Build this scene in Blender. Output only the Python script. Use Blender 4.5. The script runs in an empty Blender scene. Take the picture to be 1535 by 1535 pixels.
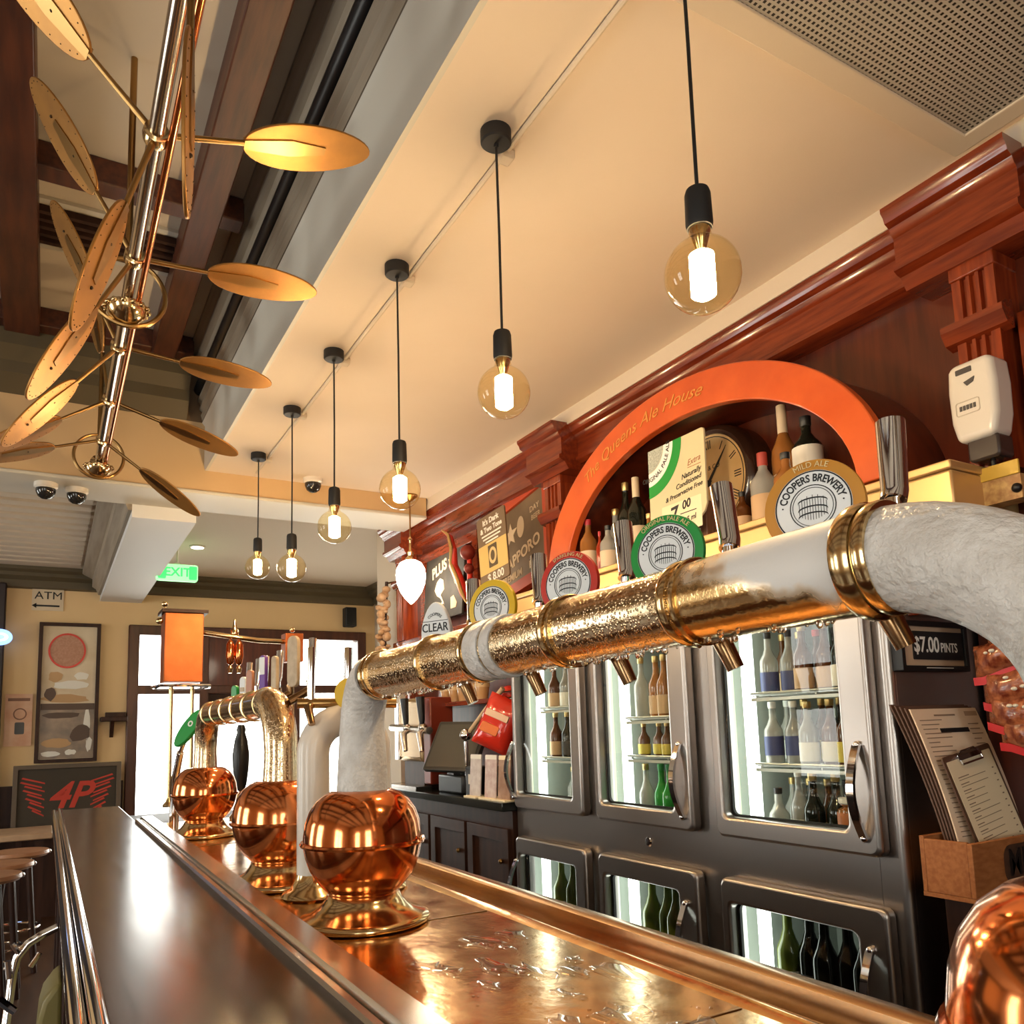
import bpy, bmesh, math, random
from mathutils import Vector, Matrix
random.seed(7)
sc = bpy.context.scene
COL = sc.collection
PI = math.pi
FL = -1.45            # floor height; the eye is the origin
BT = -0.35            # bar top height
def V(*a): return Vector(a)
# ------------------------------------------------------------------ materials
MATS = {}
def nd(nt, kind, **kw):
    n = nt.nodes.new(kind)
    for k, v in kw.items():
        if k.startswith('i_'): n.inputs[k[2:].replace('_', ' ')].default_value = v
        else: setattr(n, k, v)
    return n
def c4(c): return (c[0], c[1], c[2], 1.0)
def mat(name, col, rough=0.5, metal=0.0, bump=0.0, bscale=60.0, bdist=0.002, var=None, vscale=6.0, stretch=None,
        emis=None, estr=0.0, trans=0.0, ior=1.45, coat=0.0, spec=0.5, rvar=0.0, detail=4.0):
    if name in MATS: return MATS[name]
    m = bpy.data.materials.new(name); m.use_nodes = True
    nt = m.node_tree; b = nt.nodes['Principled BSDF']
    b.inputs['Base Color'].default_value = c4(col); b.inputs['Roughness'].default_value = rough
    b.inputs['Metallic'].default_value = metal; b.inputs['Coat Weight'].default_value = coat
    b.inputs['Coat Roughness'].default_value = 0.08
    b.inputs['Specular IOR Level'].default_value = spec
    b.inputs['Transmission Weight'].default_value = trans; b.inputs['IOR'].default_value = ior
    if emis: b.inputs['Emission Color'].default_value = c4(emis); b.inputs['Emission Strength'].default_value = estr
    tc = nd(nt, 'ShaderNodeTexCoord'); vec = tc.outputs['Object']
    if stretch:
        mp = nd(nt, 'ShaderNodeMapping'); mp.inputs['Scale'].default_value = stretch
        nt.links.new(vec, mp.inputs['Vector']); vec = mp.outputs['Vector']
    nz = nd(nt, 'ShaderNodeTexNoise'); nz.inputs['Scale'].default_value = vscale; nz.inputs['Detail'].default_value = detail
    nt.links.new(vec, nz.inputs['Vector'])
    if var:
        rp = nd(nt, 'ShaderNodeValToRGB')
        rp.color_ramp.elements[0].position = 0.36; rp.color_ramp.elements[1].position = 0.64
        rp.color_ramp.elements[0].color = c4(col); rp.color_ramp.elements[1].color = c4(var)
        nt.links.new(nz.outputs['Fac'], rp.inputs['Fac']); nt.links.new(rp.outputs['Color'], b.inputs['Base Color'])
    if rvar:
        mr = nd(nt, 'ShaderNodeMapRange'); mr.inputs['To Min'].default_value = max(0.02, rough - rvar); mr.inputs['To Max'].default_value = rough + rvar
        nt.links.new(nz.outputs['Fac'], mr.inputs['Value']); nt.links.new(mr.outputs['Result'], b.inputs['Roughness'])
    if bump:
        n2 = nd(nt, 'ShaderNodeTexNoise'); n2.inputs['Scale'].default_value = bscale; n2.inputs['Detail'].default_value = 3
        nt.links.new(vec if stretch else tc.outputs['Object'], n2.inputs['Vector'])
        bp = nd(nt, 'ShaderNodeBump'); bp.inputs['Strength'].default_value = bump; bp.inputs['Distance'].default_value = bdist
        nt.links.new(n2.outputs['Fac'], bp.inputs['Height']); nt.links.new(bp.outputs['Normal'], b.inputs['Normal'])
    MATS[name] = m; return m
def thin_glass(name, col=(1, 1, 1), refl=1.0, rough=0.0):
    if name in MATS: return MATS[name]
    m = bpy.data.materials.new(name); m.use_nodes = True; nt = m.node_tree; nt.nodes.clear()
    o = nd(nt, 'ShaderNodeOutputMaterial'); t = nd(nt, 'ShaderNodeBsdfTransparent'); g = nd(nt, 'ShaderNodeBsdfGlossy')
    t.inputs['Color'].default_value = c4(col); g.inputs['Roughness'].default_value = rough
    f = nd(nt, 'ShaderNodeFresnel'); f.inputs['IOR'].default_value = 1.45
    mu = nd(nt, 'ShaderNodeMath', operation='MULTIPLY'); mu.inputs[1].default_value = refl
    x = nd(nt, 'ShaderNodeMixShader')
    ge = nd(nt, 'ShaderNodeNewGeometry'); fb = nd(nt, 'ShaderNodeMath', operation='SUBTRACT'); fb.inputs[0].default_value = 1.0
    m3 = nd(nt, 'ShaderNodeMath', operation='MULTIPLY'); m3.use_clamp = True
    nt.links.new(ge.outputs['Backfacing'], fb.inputs[1]); nt.links.new(f.outputs[0], mu.inputs[0])
    nt.links.new(mu.outputs[0], m3.inputs[0]); nt.links.new(fb.outputs[0], m3.inputs[1]); nt.links.new(m3.outputs[0], x.inputs[0])
    nt.links.new(t.outputs[0], x.inputs[1]); nt.links.new(g.outputs[0], x.inputs[2]); nt.links.new(x.outputs[0], o.inputs[0])
    MATS[name] = m; return m
def mesh_grille(name):
    m = mat(name, (0.42, 0.40, 0.36), 0.55, 0.0)
    nt = m.node_tree; b = nt.nodes['Principled BSDF']
    tc = nd(nt, 'ShaderNodeTexCoord')
    br = nd(nt, 'ShaderNodeTexBrick'); br.offset = 0.0
    br.inputs['Scale'].default_value = 1.0; br.inputs['Brick Width'].default_value = 0.013; br.inputs['Row Height'].default_value = 0.013
    br.inputs['Mortar Size'].default_value = 0.0035; br.inputs['Mortar Smooth'].default_value = 0.2
    br.inputs['Color1'].default_value = (0.015, 0.013, 0.011, 1); br.inputs['Color2'].default_value = (0.02, 0.017, 0.014, 1)
    br.inputs['Mortar'].default_value = (0.42, 0.39, 0.34, 1)
    nt.links.new(tc.outputs['Object'], br.inputs['Vector']); nt.links.new(br.outputs['Color'], b.inputs['Base Color'])
    return m
CREAM = mat('cream_plaster', (0.66, 0.56, 0.44), 0.75, bump=0.05, bscale=90)
WALLC = mat('tan_wall_paint', (0.74, 0.52, 0.27), 0.75, bump=0.08, bscale=90, var=(0.78, 0.55, 0.29), vscale=2)
CEIL = mat('ceiling_paint', (0.72, 0.60, 0.48), 0.8, var=(0.76, 0.64, 0.52), vscale=1.5)
GREYP = mat('grey_trim_paint', (0.62, 0.58, 0.50), 0.5)
OLIVE = mat('dark_olive_moulding', (0.10, 0.075, 0.04), 0.5)
GROOVE = mat('aged_moulding_paint', (0.27, 0.22, 0.16), 0.55, var=(0.36, 0.30, 0.23), vscale=30, stretch=(1, .05, 1))
BLACK = mat('black_satin', (0.008, 0.008, 0.009), 0.35)
BLACKM = mat('matt_black', (0.012, 0.011, 0.011), 0.6)
WOODR = mat('red_mahogany', (0.17, 0.022, 0.006), 0.25, var=(0.28, 0.044, 0.010), vscale=9, stretch=(6, 6, .7), coat=0.3, bump=0.03, bscale=30)
WOODP = mat('mahogany_panel', (0.070, 0.012, 0.005), 0.32, var=(0.125, 0.021, 0.007), vscale=7, stretch=(4, 4, .5), coat=0.2)
WOODY = mat('mahogany_moulding', (0.13, 0.018, 0.006), 0.22, var=(0.22, 0.034, 0.009), vscale=9, stretch=(6, .6, 6), coat=0.5)
ARCHW = mat('orange_red_varnished_arch', (0.52, 0.075, 0.014), 0.3, var=(0.64, 0.11, 0.022), vscale=5, stretch=(4, 1, 1), coat=0.3)
BEAMW = mat('dark_beam_wood', (0.055, 0.016, 0.009), 0.4, var=(0.10, 0.028, 0.012), vscale=8, stretch=(5, .5, 5), bump=0.1, bscale=20)
BARW = mat('bar_top_wood', (0.036, 0.011, 0.005), 0.20, var=(0.062, 0.018, 0.008), vscale=7, stretch=(6, .6, 6), coat=0.0, spec=.45, rvar=0.06, bump=0.03, bscale=160)
DARKW = mat('dark_cabinet_wood', (0.030, 0.012, 0.008), 0.5, spec=.3, var=(0.05, 0.02, 0.012), vscale=6, stretch=(4, 4, .6))
FLOORM = mat('floor_boards', (0.06, 0.028, 0.015), 0.35, var=(0.09, 0.042, 0.02), vscale=5, stretch=(5, .5, 1))
COPPER = mat('polished_copper', (0.80, 0.25, 0.085), 0.13, 1.0, var=(0.84, 0.30, 0.11), vscale=5, rvar=0.05, bump=0.06, bscale=14, bdist=0.004)
COPPERB = mat('brushed_copper', (0.36, 0.095, 0.028), 0.42, 0.85, var=(0.43, 0.12, 0.035), vscale=12)
BRASS = mat('polished_brass', (0.74, 0.54, 0.28), 0.16, 1.0, rvar=0.05, vscale=9)
def droplets(m, scale, strength, dist, name='drops'):
    nt = m.node_tree; b = nt.nodes['Principled BSDF']; tc = nd(nt, 'ShaderNodeTexCoord')
    vo = nd(nt, 'ShaderNodeTexVoronoi'); vo.inputs['Scale'].default_value = scale; nt.links.new(tc.outputs['Object'], vo.inputs['Vector'])
    r = nd(nt, 'ShaderNodeMapRange', interpolation_type='SMOOTHSTEP'); r.inputs['From Min'].default_value = .48; r.inputs['From Max'].default_value = .12
    nt.links.new(vo.outputs['Distance'], r.inputs['Value'])
    bp = nd(nt, 'ShaderNodeBump'); bp.inputs['Strength'].default_value = strength; bp.inputs['Distance'].default_value = dist
    nt.links.new(r.outputs[0], bp.inputs['Height']); nt.links.new(bp.outputs[0], b.inputs['Normal'])
    return m
BRASSW = mat('wet_brass', (0.68, 0.50, 0.29), 0.18, 1.0, rvar=0.10, vscale=60, var=(0.76, 0.60, 0.40)); droplets(BRASSW, 260, .42, .0013)
BRASSD = mat('dark_brass', (0.38, 0.22, 0.08), 0.28, 1.0)
GOLDB = mat('antique_gold_blade', (0.46, 0.22, 0.055), 0.36, 0.7, var=(0.38, 0.18, 0.05), vscale=14, bump=0.05, bscale=30)
BRONZE = mat('bronze_spout', (0.33, 0.20, 0.10), 0.22, 1.0)
CHROME = mat('chrome', (0.86, 0.86, 0.88), 0.07, 1.0)
STEEL = mat('brushed_steel', (0.62, 0.59, 0.56), 0.30, 1.0, bump=0.06, bscale=120, stretch=(8, 8, .4))
STEELD = mat('dark_bronzed_steel', (0.43, 0.395, 0.37), 0.32, 1.0, bump=0.04, bscale=90)
STRIPM = mat('steel_strip', (0.62, 0.585, 0.54), 0.24, 1.0)
TRAYM = mat('wet_brass_tray', (0.74, 0.42, 0.18), 0.17, 1.0, bump=0.30, bscale=26, bdist=0.002, rvar=0.09, vscale=18, var=(0.82, 0.55, 0.27))
FROST = mat('white_frost', (0.80, 0.76, 0.72), 0.36, bump=0.9, bscale=120, bdist=0.0045, var=(0.64, 0.59, 0.54), vscale=26, spec=0.4)
WATER = thin_glass('clear_water', (0.96, 0.95, 0.93), 1.6)
GLASS = thin_glass('clear_pane', (0.97, 0.99, 0.98), 1.0)
BULBG = thin_glass('amber_bulb_glass', (1.0, 0.93, 0.74), 1.3)
WHITE = mat('white_print', (0.85, 0.85, 0.84), 0.5)
INK = mat('black_ink', (0.012, 0.012, 0.014), 0.5)
PAPER = mat('menu_paper', (0.84, 0.66, 0.50), 0.6)
PAPERC = mat('cream_paper', (0.86, 0.74, 0.52), 0.6)
RED = mat('red_enamel', (0.60, 0.035, 0.02), 0.35)
GREEN = mat('green_enamel', (0.015, 0.30, 0.05), 0.35)
YELLOW = mat('yellow_enamel', (0.80, 0.50, 0.02), 0.35)
ORANGE = mat('amber_enamel', (0.58, 0.25, 0.03), 0.35)
GILT = mat('gilt_lettering', (0.62, 0.26, 0.06), 0.4)
CHALK = mat('chalkboard', (0.022, 0.018, 0.014), 0.7, var=(0.05, 0.04, 0.03), vscale=8)
CHALKW = mat('chalk_tan', (0.62, 0.48, 0.32), 0.8)
REDC = mat('red_chalk', (0.50, 0.05, 0.03), 0.8)
FASC = mat('pale_brass_fascia', (0.68, 0.43, 0.19), 0.32, 0.4, var=(0.60, 0.36, 0.14), vscale=3)
PLASW = mat('white_plastic', (0.72, 0.66, 0.58), 0.25)
PLASG = mat('grey_plastic', (0.07, 0.06, 0.055), 0.4)
CORE = mat('glowing_filament', (1, 1, 1), 0.5, emis=(1.0, 0.74, 0.47), estr=205.0)
OPAL = mat('lit_opal_glass', (1, 1, 1), 0.4, emis=(1.0, 0.86, 0.66), estr=14.0)
TUBEL = mat('fridge_tube_light', (1, 1, 1), 0.5, emis=(0.93, 1.0, 0.93), estr=4.0)
EXITG = mat('lit_exit_green', (0.1, 0.6, 0.2), 0.5, emis=(0.03, 0.55, 0.12), estr=.9)
EXITW = mat('lit_exit_pale', (0.3, .7, 0.3), 0.5, emis=(0.25, 0.85, 0.28), estr=1.0)
FRIDGEW = mat('fridge_liner', (0.34, 0.37, 0.32), 0.4)
LIME = mat('fridge_seal', (0.62, 0.70, 0.42), 0.4)
# ------------------------------------------------------------------ objects
WORLD = {}
def wm(o): return WORLD.get(o.name, Matrix.Identity(4)) if o else Matrix.Identity(4)
def tag(o, label, cat, group=None, kind=None):
    if label: o['label'] = label
    if cat: o['category'] = cat
    if group: o['group'] = group
    if kind: o['kind'] = kind
    return o
def thing(name, label, cat, loc=(0, 0, 0), group=None):
    o = bpy.data.objects.new(name, None); COL.objects.link(o); o.empty_display_size = 0.05
    o.location = loc; WORLD[o.name] = Matrix.Translation(loc)
    return tag(o, label, cat, group)
def frame(loc, n, up=(0, 0, 1)):
    """matrix whose local +Z is n, local +Y near up, local +X to the right of someone facing it"""
    n = Vector(n).normalized(); r = Vector(up).cross(n).normalized(); u = n.cross(r)
    M = Matrix.Identity(4)
    for i in range(3): M[i][0], M[i][1], M[i][2], M[i][3] = r[i], u[i], n[i], loc[i]
    return M
def smooth(me, ang=38):
    me.polygons.foreach_set('use_smooth', [True] * len(me.polygons))
    me.set_sharp_from_angle(angle=math.radians(ang))
class MB:
    def __init__(s): s.bm = bmesh.new()
    def poly(s, pts, faces, M=None):
        vs = [s.bm.verts.new((M @ Vector(p)) if M else p) for p in pts]
        for f in faces:
            try: s.bm.faces.new([vs[i] for i in f])
            except ValueError: pass
        return s
    def box(s, x0, x1, y0, y1, z0, z1, M=None):
        p = [(x, y, z) for x in (x0, x1) for y in (y0, y1) for z in (z0, z1)]
        return s.poly(p, [(0, 1, 3, 2), (4, 6, 7, 5), (0, 4, 5, 1), (2, 3, 7, 6), (0, 2, 6, 4), (1, 5, 7, 3)], M)
    def lathe(s, prof, M=None, seg=24):
        pts, fs = [], []
        n = len(prof)
        for k in range(seg):
            a = 2 * PI * k / seg
            for r, z in prof: pts.append((r * math.cos(a), r * math.sin(a), z))
        for k in range(seg):
            k2 = (k + 1) % seg
            for i in range(n - 1): fs.append((k * n + i, k2 * n + i, k2 * n + i + 1, k * n + i + 1))
        fs.append([k * n for k in range(seg)][::-1]); fs.append([k * n + n - 1 for k in range(seg)])
        s.poly(pts, fs, M); return s
    def tube(s, path, r, seg=12, closed=False, cap=True):
        P = [Vector(p) for p in path]; n = len(P); R = r if isinstance(r, (list, tuple)) else [r] * n
        up = None; rings = []
        for i in range(n):
            if closed: t = P[(i + 1) % n] - P[i - 1]
            else: t = P[min(i + 1, n - 1)] - P[max(i - 1, 0)]
            t.normalize()
            if up is None:
                up = Vector((0, 0, 1)) if abs(t.z) < .9 else Vector((1, 0, 0))
            up = (up - t * up.dot(t)).normalized(); q = t.cross(up)
            rings.append([s.bm.verts.new(P[i] + R[i] * (math.cos(2 * PI * k / seg) * up + math.sin(2 * PI * k / seg) * q)) for k in range(seg)])
        m = n if closed else n - 1
        for i in range(m):
            A, B = rings[i], rings[(i + 1) % n]
            for k in range(seg): s.bm.faces.new((A[k], A[(k + 1) % seg], B[(k + 1) % seg], B[k]))
        if cap and not closed: s.bm.faces.new(rings[0][::-1]); s.bm.faces.new(rings[-1])
        return s
    def cyl(s, a, b, r, r2=None, seg=16): return s.tube([a, b], [r, r if r2 is None else r2], seg)
    def prism(s, prof, y0, y1, M=None):
        """closed outline (x, z) run along y"""
        n = len(prof); p = [(x, y0, z) for x, z in prof] + [(x, y1, z) for x, z in prof]
        f = [(i, (i + 1) % n, n + (i + 1) % n, n + i) for i in range(n)] + [list(range(n))[::-1], list(range(n, 2 * n))]
        return s.poly(p, f, M)
    def slab(s, outline, z0, z1, M=None):
        """closed outline (x, y) raised along z"""
        n = len(outline); p = [(x, y, z0) for x, y in outline] + [(x, y, z1) for x, y in outline]
        f = [(i, (i + 1) % n, n + (i + 1) % n, n + i) for i in range(n)] + [list(range(n))[::-1], list(range(n, 2 * n))]
        return s.poly(p, f, M)
    def ring(s, outer, inner, z0, z1, M=None):
        n = len(outer)
        p = [(x, y, z) for z in (z0, z1) for L in (outer, inner) for x, y in L]; f = []
        for i in range(n):
            j = (i + 1) % n
            f += [(i, j, n + j, n + i), (2 * n + i, 3 * n + i, 3 * n + j, 2 * n + j), (i, 2 * n + i, 2 * n + j, j), (n + i, n + j, 3 * n + j, 3 * n + i)]
        return s.poly(p, f, M)
    def ball(s, c, r, seg=16, squash=1.0, M=None):
        prof = [(max(1e-4, r * math.sin(PI * i / 10)), -r * squash * math.cos(PI * i / 10)) for i in range(11)]
        return s.lathe(prof, (M if M else Matrix.Translation(c)), seg)
    def text(s, txt, size, M, depth=0.0006, align='CENTER', bold=0.0, shear=0.0, arc=None, sx=1.0):
        cu = bpy.data.curves.new('t', 'FONT'); cu.body = txt; cu.size = size; cu.align_x = align; cu.align_y = 'CENTER'
        cu.extrude = depth; cu.offset = bold; cu.shear = shear; cu.resolution_u = 3
        ob = bpy.data.objects.new('t', cu); me = bpy.data.meshes.new_from_object(ob)
        for v in me.vertices:
            x, y, z = v.co.x * sx, v.co.y, v.co.z
            if arc:
                a = PI / 2 + arc[1] - x / arc[0]; rr = arc[0] + y
                x, y = rr * math.cos(a), rr * math.sin(a) * (arc[2] if len(arc) > 2 else 1)
            v.co = M @ Vector((x, y, z))
        s.bm.from_mesh(me); bpy.data.objects.remove(ob); bpy.data.curves.remove(cu); bpy.data.meshes.remove(me); return s
    def build(s, name, m, parent=None, bevel=0.0, bseg=2, ang=38, sm=True, local=False, label=None):
        if parent is not None and not local: s.bm.transform(wm(parent).inverted())
        s.bm.normal_update()
        bmesh.ops.recalc_face_normals(s.bm, faces=s.bm.faces)
        me = bpy.data.meshes.new(name); s.bm.to_mesh(me); s.bm.free()
        if sm: smooth(me, ang)
        me.materials.append(m)
        o = bpy.data.objects.new(name, me); COL.objects.link(o)
        if parent is not None: o.parent = parent; WORLD[o.name] = wm(parent)
        if bevel:
            b = o.modifiers.new('bevel', 'BEVEL'); b.width = bevel; b.segments = bseg; b.limit_method = 'ANGLE'; b.angle_limit = math.radians(40)
            b.harden_normals = False
        if label: o['label'] = label
        return o
def struct(name, mb, m, **k):
    o = mb.build(name, m, **k)
    if not o.parent: o['kind'] = 'structure'
    return o
def rrect(w, h, r, k=5, cx=0, cy=0):
    out = []
    for qx, qy, a0 in ((1, 1, 0), (-1, 1, 90), (-1, -1, 180), (1, -1, 270)):
        for i in range(k + 1):
            a = math.radians(a0 + 90 * i / k)
            out.append((cx + qx * (w / 2 - r) + r * math.cos(a), cy + qy * (h / 2 - r) + r * math.sin(a)))
    return out
def circ(r, n=40, cx=0, cy=0, sy=1.0): return [(cx + r * math.cos(2 * PI * i / n), cy + sy * r * math.sin(2 * PI * i / n)) for i in range(n)]
def arcp(c, r, a0, a1, n, u, v):
    """points on an arc in the plane spanned by u, v"""
    c, u, v = Vector(c), Vector(u), Vector(v)
    return [c + r * (math.cos(a) * u + math.sin(a) * v) for a in [math.radians(a0 + (a1 - a0) * i / n) for i in range(n + 1)]]
def dup(root, loc, label=None, group=None):
    r = root.copy(); COL.objects.link(r); r.location = loc; WORLD[r.name] = Matrix.Translation(loc)
    if label: r['label'] = label
    if group: r['group'] = group
    for ch in list(root.children):
        c = ch.copy(); COL.objects.link(c); c.parent = r
        for g in ch.children:
            d = g.copy(); COL.objects.link(d); d.parent = c
    return r
ORD = ['first', 'second', 'third', 'fourth', 'fifth', 'sixth', 'seventh', 'eighth']
# ------------------------------------------------------------------ camera
def camera():
    cam = bpy.data.cameras.new('camera'); o = bpy.data.objects.new('camera', cam); COL.objects.link(o)
    M = ((0.86585453, -0.49931417, -0.03132569), (0.03573014, 0.12417073, -0.99161736), (0.49901833, 0.85747711, 0.12535436))
    R = Matrix.Identity(4)
    for i in range(3): R[i][0], R[i][1], R[i][2] = M[0][i], -M[1][i], -M[2][i]
    o.matrix_world = R
    cam.sensor_width = 36; cam.lens = 36 * 1197.8 / 1535; cam.shift_y = (938.5 - 767.5) / 1535; cam.shift_x = 0.0
    cam.clip_start = 0.02; cam.clip_end = 100
    sc.camera = o
camera()
# ------------------------------------------------------------------ the room
struct('floor', MB().box(-4.2, 3.2, -3.2, 8.2, FL - .1, FL), FLOORM)
struct('ceiling', MB().box(.715, 3.2, -3.2, 4.5, 1.45, 2.6), CEIL)
struct('ceiling_high', MB().box(-4.2, .715, -3.2, 4.5, 2.1, 2.6), CREAM)
struct('ceiling_far', MB().box(-4.2, 3.2, 4.86, 8.2, 1.5, 2.6), CREAM)
def wall_with(name, axis, pos, th, lo, hi, holes, m):
    """wall panel with rectangular openings: axis 0 -> plane x=pos running along y"""
    mb = MB(); cuts = sorted(holes)
    def b(a0, a1, z0, z1):
        if a1 - a0 > 1e-4 and z1 - z0 > 1e-4:
            if axis == 0: mb.box(pos, pos + th, a0, a1, z0, z1)
            else: mb.box(a0, a1, pos, pos + th, z0, z1)
    a = lo
    for h0, h1, z0, z1 in cuts:
        b(a, h0, FL, 2.6); b(h0, h1, FL, z0); b(h0, h1, z1, 2.6); a = h1
    b(a, hi, FL, 2.6)
    return struct(name, mb, m)
wall_with('wall_far', 1, 8.0, .2, -4.2, 3.2, [(.66, 2.80, FL, .98)], WALLC)
wall_with('wall_right', 0, 2.97, .2, -3.2, 8.0, [], CREAM)
LW = [(-1.2, .2, -.75, 1.2), (2.6, 3.9, -.75, 1.2), (5.4, 6.8, -.75, 1.2)]
RW = [(-2.6, -1.7, -.55, 1.2), (-.7, .2, -.55, 1.2)]
wall_with('wall_left', 0, -4.2, .2, -3.2, 8.0, LW, WALLC)
wall_with('wall_rear', 1, -3.2, .2, -4.0, 3.0, RW, WALLC)
k = 1
for ax, L in ((0, LW), (1, RW)):
    for a0, a1, z0, z1 in L:
        mb = MB(); n = (1, 0, 0) if ax == 0 else (0, 1, 0)
        c = (-4.1, (a0 + a1) / 2, (z0 + z1) / 2) if ax == 0 else ((a0 + a1) / 2, -3.1, (z0 + z1) / 2)
        M = frame(c, n); w, h = a1 - a0, z1 - z0
        mb.ring(rrect(w, h, .001, 1), rrect(w - .12, h - .12, .001, 1), -.05, .05, M)
        mb.box(-.025, .025, -h / 2 + .06, h / 2 - .06, -.03, .03, M); mb.box(-w / 2 + .06, w / 2 - .06, h * .2 - .02, h * .2 + .02, -.03, .03, M)
        f = struct('window_%d' % k, mb, DARKW)
        MB().box(-w / 2 + .05, w / 2 - .05, -h / 2 + .05, h / 2 - .05, -.004, .004, M).build('window_pane', GLASS, f)
        k += 1
# dark dado on the far wall and cornices
struct('trim_1', MB().box(-3.9, .60, 7.97, 8.0, FL, -.36), DARKW)
struct('trim_2', MB().prism([(8.0, 1.5), (7.86, 1.5), (7.86, 1.47), (7.90, 1.45), (7.90, 1.42), (7.95, 1.39), (7.95, 1.33), (8.0, 1.32)], -3.95, 2.95,
        Matrix(((0, 1, 0, 0), (1, 0, 0, 0), (0, 0, 1, 0), (0, 0, 0, 1)))), OLIVE)
struct('trim_3', MB().prism([(2.97, 1.5), (2.83, 1.5), (2.83, 1.47), (2.87, 1.45), (2.87, 1.42), (2.92, 1.39), (2.92, 1.33), (2.97, 1.32)], 5.7, 7.9), OLIVE)
struct('wall_nib', MB().box(2.11, 2.97, 5.20, 5.62, FL, 1.5), CREAM)
# bulkhead fascia mouldings on the left of the low ceiling, seen from below
struct('trim_4', MB().prism([(.715, 1.45), (.70, 1.45), (.695, 1.47), (.695, 1.70), (.68, 1.72), (.715, 1.73)], -3.0, 4.5), GREYP)
struct('trim_5', MB().prism([(.712, 1.73), (.680, 1.73), (.672, 1.76), (.684, 1.775), (.664, 1.79), (.664, 1.80), (.68, 1.815), (.655, 1.83), (.655, 1.85), (.712, 1.85)], -3.0, 4.5), GROOVE)
struct('trim_6', MB().prism([(.712, 1.85), (.700, 1.85), (.700, 2.0), (.712, 2.0)], -3.0, 4.5), BLACKM)
struct('trim_7', MB().tube([(.665, -3.0, 1.905), (.665, 4.5, 1.905)], .032, 14), BLACK)
struct('trim_8', MB().prism([(.712, 1.98), (.655, 1.98), (.645, 2.0), (.655, 2.012), (.625, 2.03), (.625, 2.045), (.64, 2.055), (.595, 2.08), (.595, 2.1), (.712, 2.1)], -3.0, 4.5), GROOVE)
# dark beams of the raised ceiling
for i, (a, b_) in enumerate(((.40, .515), (-.25, -.10), (-1.05, -.90), (-1.85, -1.70), (-2.65, -2.5))):
    struct('beam_%d' % (i + 1), MB().box(a, b_, -3.0, 4.5, 1.98, 2.1), BEAMW, bevel=.006)
for i, yy in enumerate((.6, 3.02, 4.28)):
    struct('beam_%d' % (i + 6), MB().box(-4.0, .60, yy, yy + .09, 2.0, 2.1), BEAMW, bevel=.006)
# cross beam that closes the raised ceiling, and the white box beam beyond it
struct('beam_9', MB().box(-4.0, 2.02, 4.5, 4.85, 1.33, 1.72), mat('warm_beam_paint', (0.62, 0.42, 0.22), .7))
struct('trim_9', MB().prism([(4.5, 1.72), (4.42, 1.80), (4.42, 1.86), (4.36, 1.92), (4.36, 2.0), (4.5, 2.0)], -4.0, .6,
        Matrix(((0, 1, 0, 0), (1, 0, 0, 0), (0, 0, 1, 0), (0, 0, 0, 1)))), OLIVE)
struct('ceiling_drop', MB().box(-4.2, 3.2, 4.505, 4.855, 1.721, 2.6), mat('brown_upper_beam', (.20, .12, .06), .6))
struct('trim_10', MB().box(-4.0, 2.02, 4.49, 4.87, 1.315, 1.335), GREYP, bevel=.006)
struct('beam_10', MB().box(.37, .71, 4.85, 8.0, 1.24, 1.5), mat('white_beam_paint', (0.74, 0.73, 0.71), .6))
struct('trim_11', MB().prism([(.37, 1.5), (.37, 1.28), (.35, 1.28), (.33, 1.33), (.30, 1.35), (.30, 1.42), (.22, 1.46), (.22, 1.5)], 4.85, 7.9), GROOVE)
struct('trim_12', MB().box(.245, .295, 4.85, 7.6, 1.452, 1.48), BLACKM)
mb = MB()
for i in range(16): mb.box(-3.9, .2, 4.95 + i * .175, 5.06 + i * .175, 1.478, 1.499)
struct('trim_13', mb, CREAM, bevel=.004)
struct('trim_14', MB().box(2.03, 2.15, -3.0, 5.2, 1.38, 1.45), CREAM)
# ceiling slatted air grille in the raised ceiling
g = thing('air_grille', 'slatted air grille set in the raised ceiling above the brass fan shaft', 'vent', (.08, 3.53, 2.1))
MB().ring(rrect(.72, .36, .004, 1), rrect(.66, .30, .004, 1), 2.085, 2.10, Matrix.Translation((.08, 3.53, 0))).build('grille_frame', GREYP, g)
for i in range(5): MB().box(-.25, .41, 3.41 + i * .055, 3.432 + i * .055, 2.07, 2.098).build('slat', DARKW, g)
# ------------------------------------------------------------------ entrance door in the far wall
d = MB()
for x0, x1, z0, z1 in ((.61, .70, FL, 1.03), (2.76, 2.85, FL, 1.03), (.61, 2.85, .94, 1.03), (.61, 2.85, .40, .48), (1.22, 1.30, FL, .94), (2.08, 2.16, FL, .94)):
    e_ = .002 if x1 - x0 > 1 else (.001 if z0 == FL and x0 < 1.0 or x0 > 2.5 else 0); d.box(x0, x1, 7.93 + e_, 8.08 - e_, z0, z1)
D = struct('door_1', d, mat('door_mahogany', (.060, .017, .009), .35, var=(.09, .026, .012), vscale=6, stretch=(4, 4, .5)), bevel=.008)
for x0, x1, z0, z1, mm in ((.70, 1.22, .48, .94, GLASS), (2.16, 2.76, .48, .94, GLASS), (.72, 1.22, FL + .25, .40, GLASS), (2.16, 2.76, FL + .25, .40, GLASS)):
    MB().box(x0, x1, 8.0, 8.012, z0, z1).build('door_pane', mm, D)
MB().box(1.30, 2.08, 7.99, 8.03, .48, .94).build('door_panel', WOODP, D)
MB().box(.70, 1.22, 7.97, 8.05, FL, FL + .25).box(2.16, 2.76, 7.97, 8.05, FL, FL + .25).build('kick_panel', DARKW, D)
f = MB()
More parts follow.
